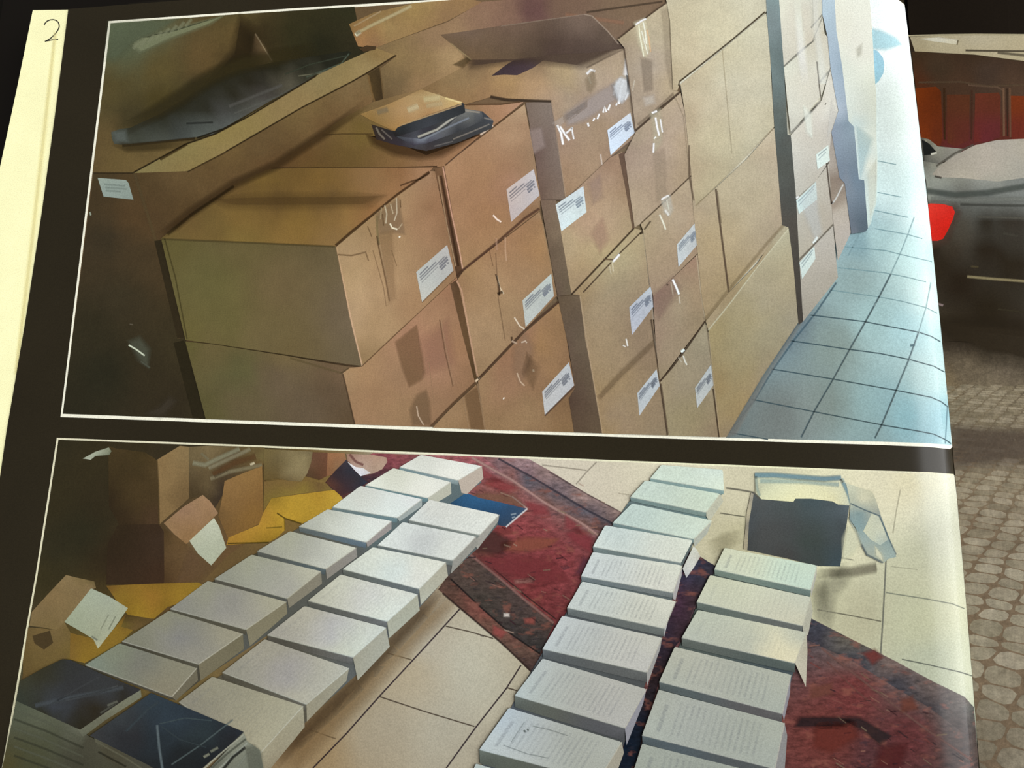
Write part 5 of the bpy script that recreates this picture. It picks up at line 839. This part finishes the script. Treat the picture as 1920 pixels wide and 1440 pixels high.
book(Sr, [(756, 979), (893, 1006), (850, 1051), (709, 1022)], ['#cdd2d0', '#d2d5d0', '#cfd2cc', '#d5dad8'], 8, ['#6c7678', '#737a78'], [(898, 1020), (846, 1076)], '#918f88', ex=[(790, 1020, '#bfc2c2')])
book(Sr, [(700, 1026), (837, 1054), (787, 1104), (644, 1067)], ['#d3d6cd', '#d3d4c8', '#d3d0c6', '#cfd3cf'], 9, ['#6d7270', '#6a6f70'], [(841, 1080), (790, 1134)], '#a8a391', ex=[(740, 1070, '#cbd2ce')])
book(Sr, [(640, 1077), (784, 1114), (727, 1165), (579, 1126)], ['#c9c9c0', '#cbc8bc', '#cdcbbe', '#bfbfb8'], 9, ['#666766', '#6b6a68'], [(788, 1144), (731, 1196)], '#a09a86', 'textfaint', ex=[(680, 1120, '#c6c3c0')])
book(Sr, [(572, 1136), (725, 1176), (663, 1232), (503, 1190)], ['#b5b2ac', '#bfbcb0', '#c3c2b4', '#a8a5a4'], 11, ['#5f5c57', '#6b6866'], [(732, 1212), (672, 1275), (665, 1240)], '#9c9482', 'textfaint', ex=[(620, 1180, '#b8b6bc')])
book(Sr, [(498, 1198), (656, 1252), (576, 1320), (419, 1260)], ['#a39f98', '#b0ab9f', '#b0aba0', '#97958f'], 10, ['#5e5a50', '#66625a'], [(651, 1276), (577, 1352)], '#968e7c', 'textfaint', ex=[(540, 1260, '#a29ea2')])
book(Sr, [(400, 1268), (570, 1323), (482, 1420), (338, 1315)], ['#989587', '#a6a18f', '#a8a390', '#8c8a82'], 4, ['#5e5a50', '#8f8874'], [(573, 1362), (505, 1445), (482, 1445)], ['#a39d8a', '#9a927e', '#8f8470', '#8f8470', '#a6a08c'], 'textfaint')
T1 = '#c6d6d2'
book(Tr, [(1240, 872), (1355, 881), (1357, 920), (1219, 897)], ['#c6d2cc', '#c6d2d2', '#cdd8d2', '#cddcd6'], 6, ['#8ba6aa', '#86a2aa'], None, None)
book(Tr, [(1210, 901), (1350, 926), (1324, 961), (1182, 932)], ['#bfcdca', '#c5d2ca', '#c3cec6', '#c3d2cc'], 7, ['#7c9498', '#7d9294'], [(1356, 940), (1330, 978), (1324, 968)], '#b5b3a8', 'textfaint')
book(Tr, [(1185, 944), (1335, 976), (1301, 1011), (1149, 980)], ['#bacaca', '#c3cdc8', '#c3d0cc', '#bccdcc'], 6, ['#7a9298', '#7a8e94'], [(1326, 1000), (1303, 1025), (1300, 1018)], '#a8aaa6', 'textfaint')
book(Tr, [(1135, 985), (1299, 1013), (1277, 1055), (1112, 1025)], ['#c3cfd2', '#d0d4d0', '#cfd2ce', '#cbd4d4'], 9, ['#77868a', '#79868c'], None, None, 'textfaint')
o = S.poly('bent_cover', [(1300, 1024), (1306, 1030), (1313, 1043), (1300, 1065), (1287, 1083), (1280, 1066)], ['#cdcfcd', '#c9c9c6', '#b8b4b0', '#c9c8cc', '#b3b5c0', '#c3c3c6'], mat='paper', label='bent white cover sticking out at the right end of the third row')
book(Tr, [(1112, 1035), (1279, 1060), (1262, 1111), (1090, 1080)], ['#c5cccf', '#d0d2cc', '#cfcfcb', '#c5cbd0'], 8, ['#76828a', '#7a8288'], [(1278, 1078), (1266, 1126), (1262, 1122)], '#a9a6ac', 'text')
book(Tr, [(1092, 1090), (1267, 1127), (1246, 1178), (1064, 1139)], ['#c3cacb', '#cfd0c8', '#c6c8c2', '#bfc5c6'], 12, ['#70777b', '#6f7678'], [(1256, 1150), (1245, 1194)], '#b3b5bc', 'text')
book(Tr, [(1055, 1154), (1241, 1195), (1213, 1260), (1018, 1216)], ['#b9bec2', '#bfc0bc', '#bdbec0', '#b6bcc0'], 15, ['#62676c', '#666a6e'], [(1238, 1215), (1213, 1286)], '#9c9ca0', 'text')
book(Tr, [(1018, 1234), (1212, 1291), (1172, 1364), (966, 1303)], ['#aeb2b2', '#b3b4b4', '#b0b1b4', '#adb2b0'], 20, ['#666963', '#5d5f68'], [(1206, 1318), (1175, 1396)], '#8f90a0', 'text')
book(Tr, [(955, 1326), (1166, 1390), (1122, 1462), (900, 1404)], ['#abb0b4', '#aaafae', '#a5a9a6', '#b0b2b0'], 24, ['#63665c', '#5c5e60'], [(1170, 1410), (1145, 1480)], '#a09c92', 'text')
book(Tr, [(893, 1430), (950, 1447), (940, 1500), (870, 1500)], ['#a8aca6', '#a0a49c', '#9a9c94', '#a0a49c'], 4, ['#63665c', '#5c5e60'])
R1c = '#b9c3bb'
book(Rr, [(1358, 1027), (1531, 1060), (1519, 1106), (1339, 1067)], ['#c5c6b6', '#bccbc4', '#bccdc8', '#c3c8bc'], 10, ['#7a8a86', '#6d7f80'], [(1530, 1078), (1520, 1118)], '#aaa8a6', 'text')
book(Rr, [(1331, 1078), (1519, 1119), (1504, 1173), (1306, 1128)], ['#bfc0b0', '#bfc1b8', '#c6c3b4', '#c3c6b8'], 12, ['#6a7674', '#6a6e70'], [(1523, 1145), (1514, 1190), (1506, 1190)], '#b0aea4', 'textfaint')
book(Rr, [(1308, 1143), (1511, 1185), (1490, 1243), (1278, 1195)], ['#b9bfb4', '#bcbfb4', '#dcd6bc', '#b6bdb6'], 14, ['#68716f', '#5a6666'], [(1513, 1220), (1510, 1287), (1500, 1265)], ['#b9b6a8', '#bab5a6', '#b9b4a6', '#bdb8aa', '#c3beb0'], 'textfaint', ex=[(1460, 1225, '#dcd6ba'), (1400, 1205, '#bcc0b4')])
book(Rr, [(1265, 1212), (1482, 1264), (1466, 1337), (1236, 1277)], ['#b3b6ac', '#b0b5ac', '#a8b0aa', '#b0b6b0'], 13, ['#5f6b70', '#646468'], [(1480, 1300), (1469, 1350)], '#8e8c98', 'text')
book(Rr, [(1235, 1292), (1470, 1354), (1452, 1440), (1204, 1377)], ['#aab0ac', '#a9b0a8', '#a5ada8', '#a8b0ae'], 14, ['#5c6a74', '#5a6064'], [(1475, 1378), (1470, 1445), (1453, 1450)], '#8c8c90', 'text')
book(Rr, [(1204, 1393), (1440, 1452), (1430, 1510), (1180, 1470)], ['#a0a8a4', '#9ca49e', '#9ca49e', '#9ca49e'], 10, ['#5c6a74', '#5a6064'], None, None, 'text')
# inked drawing on the ninth block
S.lines('drawing', [([(1000, 1360), (1035, 1368), (1065, 1378)], 1.4, '#83898a', .6), ([(946, 1396), (990, 1412), (1030, 1420)], 1.4, '#83898a', .6), ([(984, 1371), (986, 1368)], 4, '#4b5250', .7), ([(990, 1368), (992, 1366)], 3.5, '#4b5250', .6), ([(985, 1352), (960, 1390)], 1.3, '#83898a', .5)], label='faint drawing on one page')
# --- dark stacks at the bottom left -----------------------------------
K1 = S.poly('dark_cover_stack', [(35, 1312), (90, 1335), (152, 1366), (172, 1380), (300, 1440), (320, 1500), (-5, 1500), (8, 1440)], ['#53594c', '#5a5e50', '#62655a', '#4b4a40', '#3f3c30', '#3f3c30', '#4a4126', '#4f492c'], mat='paper',
            extra=[(100, 1380, '#4e5142'), (60, 1420, '#494a36'), (150, 1420, '#44443a')], label='left stack of books in dark shiny covers at the bottom left corner')
S.lines('book_edges', [([(30, 1330+i*17), (90, 1352+i*17), (160, 1385+i*16)], 3.4, '#3d3f34' if i % 2 else '#686c5e', .4) for i in range(6)], parent=K1)
S.poly('side_edge', [(267, 1292), (269, 1306), (200, 1350), (160, 1380), (150, 1367), (210, 1328)], ['#7b8074', '#767a6c', '#6a6c60', '#62655a', '#6c6f62', '#777a6c'], mat='paper', parent=K1)
S.poly('dark_cover', [(121, 1235), (134, 1236), (200, 1265), (268, 1292), (235, 1312), (154, 1367), (90, 1338), (34, 1313), (42, 1276), (85, 1252)], ['#33342f', '#35363a', '#393b40', '#34353a', '#302e2a', '#2e2b22', '#303028', '#353a34', '#3c3c30', '#363428'], mat='paper', parent=K1,
       extra=[(150, 1290, '#36373c'), (110, 1325, '#3c404a'), (180, 1330, '#302b22'), (200, 1295, '#3b3e44')], label='dark shiny cover with diagonal glare')
S.lines('cover_glare', [([(70, 1322), (130, 1308), (235, 1288)], 7, '#555c66', .5), ([(100, 1318), (180, 1300), (225, 1285)], 3, '#6b7078', .4), ([(110, 1313), (150, 1290), (190, 1268)], 3, '#4c4f55', .5), ([(192, 1336), (220, 1318)], 2.6, '#5f625c', .6), ([(205, 1322), (224, 1314)], 4, '#6f726c', .6)], parent=K1)
K2 = S.poly('dark_cover_stack', [(178, 1378), (300, 1438), (395, 1440), (460, 1372), (466, 1388), (490, 1405), (497, 1440), (500, 1500), (340, 1500), (200, 1420)], ['#5b5c50', '#4c4c44', '#6b6f68', '#8d9188', '#84887e', '#7d8278', '#6b6f66', '#6b6f66', '#4b4a40', '#4a483c'], mat='paper', label='right stack of books in dark blue covers at the bottom left corner')
S.lines('book_edges', [([(460, 1376), (420, 1408), (385, 1440)], 3, '#b0b3a8', .7), ([(464, 1384), (425, 1415), (398, 1440)], 3, '#5c6058', .7), ([(466, 1392), (430, 1424), (412, 1442)], 3.4, '#a3aaa4', .7), ([(463, 1400), (440, 1418), (422, 1440)], 4, '#2f312f', .9), ([(470, 1408), (445, 1440)], 4, '#8f958c', .6),
                        ([(182, 1388), (240, 1420), (270, 1440)], 3, '#6f6f60', .6), ([(188, 1408), (240, 1436)], 3, '#33322a', .6)], parent=K2)
S.soft('rounded_corner', [([(463, 1400), (480, 1396), (494, 1410), (495, 1440), (470, 1440)], '#6f7268', 8, .5)], parent=K2)
S.poly('dark_cover', [(287, 1298), (370, 1333), (460, 1371), (440, 1390), (395, 1428), (370, 1450), (310, 1450), (280, 1432), (172, 1378), (230, 1338)], ['#33404e', '#2e3846', '#2b303a', '#282a30', '#22252b', '#24272c', '#242930', '#282c32', '#3a3c42', '#3a4048'], mat='paper', parent=K2,
       extra=[(320, 1350, '#323f4e'), (300, 1390, '#2b343e'), (380, 1370, '#2f3a42'), (250, 1380, '#2f3138'), (350, 1420, '#24282c')], label='dark blue shiny cover with a folded film')
S.lines('cover_glare', [([(298, 1358), (302, 1400), (308, 1440)], 4, '#6b7c8a', .65), ([(302, 1356), (350, 1345), (400, 1350)], 2, '#4c5c66', .6), ([(325, 1432), (380, 1395), (440, 1348)], 2.4, '#5c6c74', .6), ([(240, 1370), (280, 1330), (300, 1315)], 4, '#45525e', .5), ([(305, 1360), (340, 1385), (390, 1400)], 2, '#46545e', .4)], parent=K2)
S.lines('cover_print', [([(385, 1418), (396, 1412)], 4, '#8b8f84', .7), ([(398, 1408), (412, 1400)], 4, '#7f847a', .7)], parent=K2)

# ================================================================== PHOTOGRAPH ON THE RIGHT PAGE
SAT, GAIN = 1.0, 1.0
r3, C = photo('car_and_cobbles_photograph', 'photograph on the right page, showing a dark car parked on a cobbled street', (1850, 700), 'R')
GUT = [(1706, 66), (1722, 190), (1741, 400), (1758, 560), (1775, 720), (1787, 860), (1803, 1000), (1814, 1100), (1824, 1250), (1834, 1400), (1838, 1500)]
def gx_at(y):
    for a, b in zip(GUT, GUT[1:]):
        if a[1] <= y <= b[1]: return a[0]+(b[0]-a[0])*(y-a[1])/(b[1]-a[1])
    return GUT[0][0]
def strip(name, ys, cols, label=None, mat='paper', extra=(), xr=1990):
    """region from the gutter to past the frame; ys = ((y at gutter, y at right edge of frame) top, bottom)"""
    (t0, t1), (b0, b1) = ys
    L_ = [(gx_at(y)-6, y) for y in [b0-(b0-t0)*k/6 for k in range(7)]]
    pts = L_+[(1810, t0+(t1-t0)*.5), (xr, t1+(t1-t0)*.3), (xr, b1+(b1-b0)*.3), (1860, b0+(b1-b0)*.6)]
    return C.poly(name, pts, [cols[1]]*3+[cols[0]]*4+[cols[0], cols[0], cols[1], cols[1]] if len(cols) == 2 else cols, mat=mat, label=label, extra=extra)
C.poly('keyline', [(1704, 66), (1760, 64.5), (1830, 63.5), (1990, 65), (1990, 1500), (1835, 1500)]+[(x-6, y) for x, y in GUT[::-1]], '#a09679', label='pale keyline round the photograph')
C.poly('street', [(1704, 69), (1830, 67), (1990, 68.5), (1990, 1500), (1835, 1500)]+[(x-6, y) for x, y in GUT[::-1]], '#2c241b', mat='paper', label='dark street background')
RF = C.poly('roof_edge', [(1706, 70), (1760, 68), (1830, 67), (1990, 68), (1990, 122), (1920, 115), (1827, 103), (1715, 97)], ['#9f9478', '#ada284', '#aea48a', '#a99f86', '#a3987c', '#a89c7e', '#ab9f80', '#a09374'], mat='paper', label='cream roof edge above the garage doors')
C.poly('slat', [(1757, 71), (1795, 76), (1794, 84), (1712, 73)], ['#c9c4b0', '#cdc6ae', '#c3bca2', '#a0967a'], parent=RF, label='pale loose slat')
C.lines('roof_shadow', [([(1810, 95), (1860, 96), (1990, 97)], 3, '#4c4336', .8), ([(1870, 99), (1990, 112)], 4, '#5f5646', .7), ([(1794, 85), (1796, 76)], 2, '#6b6048', .7), ([(1757, 71), (1795, 76)], 2, '#dcd6c2', .6), ([(1715, 98), (1827, 104), (1920, 116)], 2, '#4a3c2c', .6)], parent=RF)
GD_ = C.poly('garage_doors', [(1709, 98), (1827, 104), (1920, 116), (1990, 124), (1990, 300), (1900, 268), (1800, 285), (1724, 262), (1716, 160)], ['#3a2c1e', '#3a2c20', '#3e2f24', '#3c2d20', '#5c2a18', '#562a22', '#5a2a28', '#5c2818', '#4a2a1a'], mat='shade',
             extra=[(1760, 130, '#3f3124'), (1850, 140, '#42342a'), (1800, 160, '#453225'), (1900, 160, '#4a382b')], label='dark reddish garage doors under the roof edge')
for pts, cols in (([(1716, 166), (1755, 163), (1764, 172), (1767, 260), (1762, 276), (1727, 258)], ['#6b2f12', '#642c12', '#5c2a14', '#5f2c18', '#622c1c', '#6b2f14']),
                  ([(1775, 178), (1818, 178), (1816, 264), (1790, 276), (1776, 268)], ['#56301f', '#54301f', '#5a2c24', '#5c2c24', '#5a3020']),
                  ([(1828, 176), (1872, 174), (1876, 182), (1874, 258), (1850, 266), (1826, 268)], ['#603022', '#5c3020', '#582c20', '#5c2a2a', '#602a2c', '#632a24']),
                  ([(1894, 180), (1990, 182), (1990, 290), (1896, 262)], ['#6b3018', '#642c14', '#602a18', '#632a20'])):
    C.poly('door_panel', pts, cols, mat='shade', parent=GD_)
C.lines('door_frame', [([(1722, 155), (1800, 154), (1850, 162), (1920, 160)], 3, '#5c4a38', .6), ([(1770, 165), (1771, 262)], 3, '#3f2a1a', .8), ([(1822, 170), (1821, 262)], 3, '#4c3024', .6), ([(1881, 166), (1882, 256)], 3.5, '#7a5c46', .7), ([(1888, 166), (1889, 256)], 2.4, '#3b2c22', .7), ([(1893, 166), (1894, 258)], 3, '#7a5a44', .5), ([(1815, 160), (1870, 164), (1880, 170)], 3, '#6d5644', .55)], parent=GD_)
SH = C.poly('grey_rubble', [(1726, 258), (1742, 262), (1758, 275), (1790, 278), (1808, 280), (1780, 300), (1738, 315), (1728, 300)], ['#55524a', '#7c7868', '#8c8a7c', '#8f8c80', '#857f72', '#7f7c72', '#5c5c56', '#2c2c2a'], mat='paper', label='grey heap beside the car')
C.poly('dark_patch', [(1728, 262), (1742, 270), (1756, 286), (1748, 290), (1732, 292)], '#1f211f', parent=SH)
C.lines('bright_chip', [([(1745, 290), (1756, 287)], 3, '#d9d6c4', .8), ([(1733, 262), (1738, 266)], 2, '#a9a490', .7)], parent=SH)
CAR = C.poly('car', [(1728, 302), (1760, 308), (1800, 300), (1990, 300), (1990, 660), (1890, 640), (1800, 625), (1764, 622), (1750, 480), (1736, 340)], ['#6b6a60', '#8c8a7c', '#9a988a', '#9a978c', '#2c241a', '#2e261c', '#322a1f', '#3a3226', '#2b231a', '#8a8c82'], mat='paper',
             extra=[(1760, 345, '#93958a'), (1850, 345, '#94958c'), (1770, 372, '#767a74'), (1850, 372, '#6c716c'), (1910, 360, '#7a7d78'), (1800, 385, '#5a5a54'), (1850, 390, '#5c5c56'), (1850, 420, '#2f2a22'), (1800, 430, '#4a443a'), (1900, 420, '#332d25'), (1780, 460, '#3c342a'),
                    (1850, 470, '#2b241b'), (1900, 500, '#2b241a'), (1800, 530, '#2a2219'), (1850, 580, '#2a2319'), (1760, 500, '#2f271d')], label='dark parked car with a red tail light')
C.lines('body_reflection', [([(1735, 358), (1790, 366), (1850, 362), (1920, 350), (1990, 340)], 9, '#515650', .7), ([(1745, 374), (1820, 376), (1900, 374), (1990, 374)], 7, '#80827a', .6), ([(1800, 384), (1900, 386), (1990, 386)], 4, '#4a4a44', .6), ([(1830, 407), (1870, 408), (1990, 412)], 3.4, '#5f5c52', .6),
                            ([(1813, 519), (1870, 524), (1925, 528), (1990, 532)], 4, '#8d8160', .85), ([(1758, 570), (1768, 573)], 3.5, '#8f7c78', .8), ([(1820, 500), (1834, 501)], 3, '#5a5038', .6), ([(1880, 438), (1908, 443)], 5, '#4a463c', .6), ([(1870, 580), (1925, 586)], 3, '#3f382a', .6)], parent=CAR)
C.poly('rear_window', [(1747, 328), (1760, 312), (1795, 289), (1827, 273), (1870, 263), (1920, 261), (1990, 262), (1990, 322), (1920, 334), (1870, 341), (1800, 334), (1765, 333)], ['#9a9284', '#a0988a', '#a59d90', '#aca496', '#a8a195', '#a69f90', '#a09a8a', '#a3a091', '#a09c90', '#a6a294', '#b3ab9a', '#a8a092'], mat='paper', parent=CAR,
       extra=[(1850, 300, '#b3aa9c')], label='pale rear window of the car')
C.lines('window_shadow', [([(1752, 331), (1765, 334)], 3, '#4f4a42', .8), ([(1755, 312), (1790, 288), (1825, 272)], 3, '#5c564c', .6)], parent=CAR)
C.soft('lamp_halo', [([(1738, 378), (1790, 384), (1800, 400), (1775, 455), (1745, 465)], '#5c4438', 16, .5)], parent=CAR)
C.poly('tail_light', [(1734, 384), (1745, 382), (1767, 383), (1785, 388), (1790, 398), (1786, 412), (1777, 432), (1768, 448), (1758, 452), (1740, 452)], ['#d8372c', '#dc3a2e', '#dc362c', '#cf2e26', '#d42f26', '#d82a20', '#d0261c', '#cf261c', '#d02a20', '#d02a20'], parent=CAR, label='bright red tail light')
ST = C.poly('cobbled_street', [(gx_at(640)-6, 640), (gx_at(620)-6, 612), (1800, 618), (1990, 640), (1990, 1500), (1835, 1500)]+[(x-6, y) for x, y in GUT[::-1] if y > 650],
            ['#4c4236', '#2e261c', '#30281e', '#342c22', '#665644', '#665644']+['#766551']*6+['#77674f'], mat='stone',
            extra=[(1800, 650, '#4c4236'), (1860, 650, '#4b4336'), (1910, 655, '#544c3e'), (1810, 690, '#6a5e4c'), (1880, 690, '#64594a'), (1860, 730, '#766a56'), (1850, 780, '#7a6e58'), (1860, 830, '#66594a'), (1860, 900, '#7f705a'), (1900, 670, '#5f5546')], label='cobbled street of grey-brown stones')
# cobbles laid on a ground grid seen in perspective
random.seed(11)
def ground(u, v):
    y = 430+9000/v; s = (y-430)/770
    return (1848+u*s, y)
def jit(i, j):
    r = random.Random(i*7919+j*104729); return r.uniform(-1, 1), r.uniform(-1, 1)
def node(i, j):
    """shared corner of four cobbles, so that the joints stay thin"""
    a_, b_ = jit(i, j); half = 0.5 if j % 2 else 0.0
    u = (i+half)*64-j*20+a_*9; v = 8.6+j*0.47-(i+half)*0.20+b_*0.09
    return (u, v)
stones = []
for j in range(-8, 80):
    for i in range(-16, 40):
        if j % 2: cs = [node(i, j), node(i+1, j), node(i+2, j+1), node(i+1, j+1)]
        else: cs = [node(i, j), node(i+1, j), node(i+1, j+1), node(i, j+1)]
        mu = sum(c[0] for c in cs)/4; mv = sum(c[1] for c in cs)/4
        if mv < 7.2 or mv > 36: continue
        cx, cy = ground(mu, mv)
        if cy < 688 or cy > 1480 or cx < gx_at(min(cy, 1499))-30 or cx > 1970: continue
        pts = []
        gap = 0.86+0.05*random.random()
        for k in range(4):
            p0, p1, p2 = cs[k-1], cs[k], cs[(k+1) % 4]
            for t_, other in ((0.2, p0), (0.2, p2)):
                uu = p1[0]+(other[0]-p1[0])*t_; vv = p1[1]+(other[1]-p1[1])*t_
                pts.append(ground(mu+(uu-mu)*gap, mv+(vv-mv)*gap))
            mx = (p1[0]+p2[0])/2; my = (p1[1]+p2[1])/2
            pts.append(ground(mu+(mx-mu)*(gap+.03+random.uniform(-.03, .04)), mv+(my-mv)*(gap+.03+random.uniform(-.04, .05))))
        stones.append((cx, cy, pts))
stones.sort(key=lambda s: -s[1])
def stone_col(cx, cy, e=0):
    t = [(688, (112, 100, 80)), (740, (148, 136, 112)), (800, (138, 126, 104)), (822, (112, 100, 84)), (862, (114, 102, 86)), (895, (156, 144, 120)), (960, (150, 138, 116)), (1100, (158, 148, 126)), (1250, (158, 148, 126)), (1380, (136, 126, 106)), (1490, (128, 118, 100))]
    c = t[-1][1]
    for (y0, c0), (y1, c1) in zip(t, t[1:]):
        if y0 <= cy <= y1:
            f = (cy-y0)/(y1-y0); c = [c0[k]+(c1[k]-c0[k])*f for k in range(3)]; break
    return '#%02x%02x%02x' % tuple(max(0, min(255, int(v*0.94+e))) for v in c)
C.next()
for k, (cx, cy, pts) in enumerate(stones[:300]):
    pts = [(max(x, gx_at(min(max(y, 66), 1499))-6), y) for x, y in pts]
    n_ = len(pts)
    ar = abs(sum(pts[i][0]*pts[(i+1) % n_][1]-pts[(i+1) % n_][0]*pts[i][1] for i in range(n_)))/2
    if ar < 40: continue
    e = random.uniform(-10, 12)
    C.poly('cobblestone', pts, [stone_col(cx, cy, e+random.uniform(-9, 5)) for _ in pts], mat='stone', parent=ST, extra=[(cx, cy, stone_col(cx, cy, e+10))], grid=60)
C.next()
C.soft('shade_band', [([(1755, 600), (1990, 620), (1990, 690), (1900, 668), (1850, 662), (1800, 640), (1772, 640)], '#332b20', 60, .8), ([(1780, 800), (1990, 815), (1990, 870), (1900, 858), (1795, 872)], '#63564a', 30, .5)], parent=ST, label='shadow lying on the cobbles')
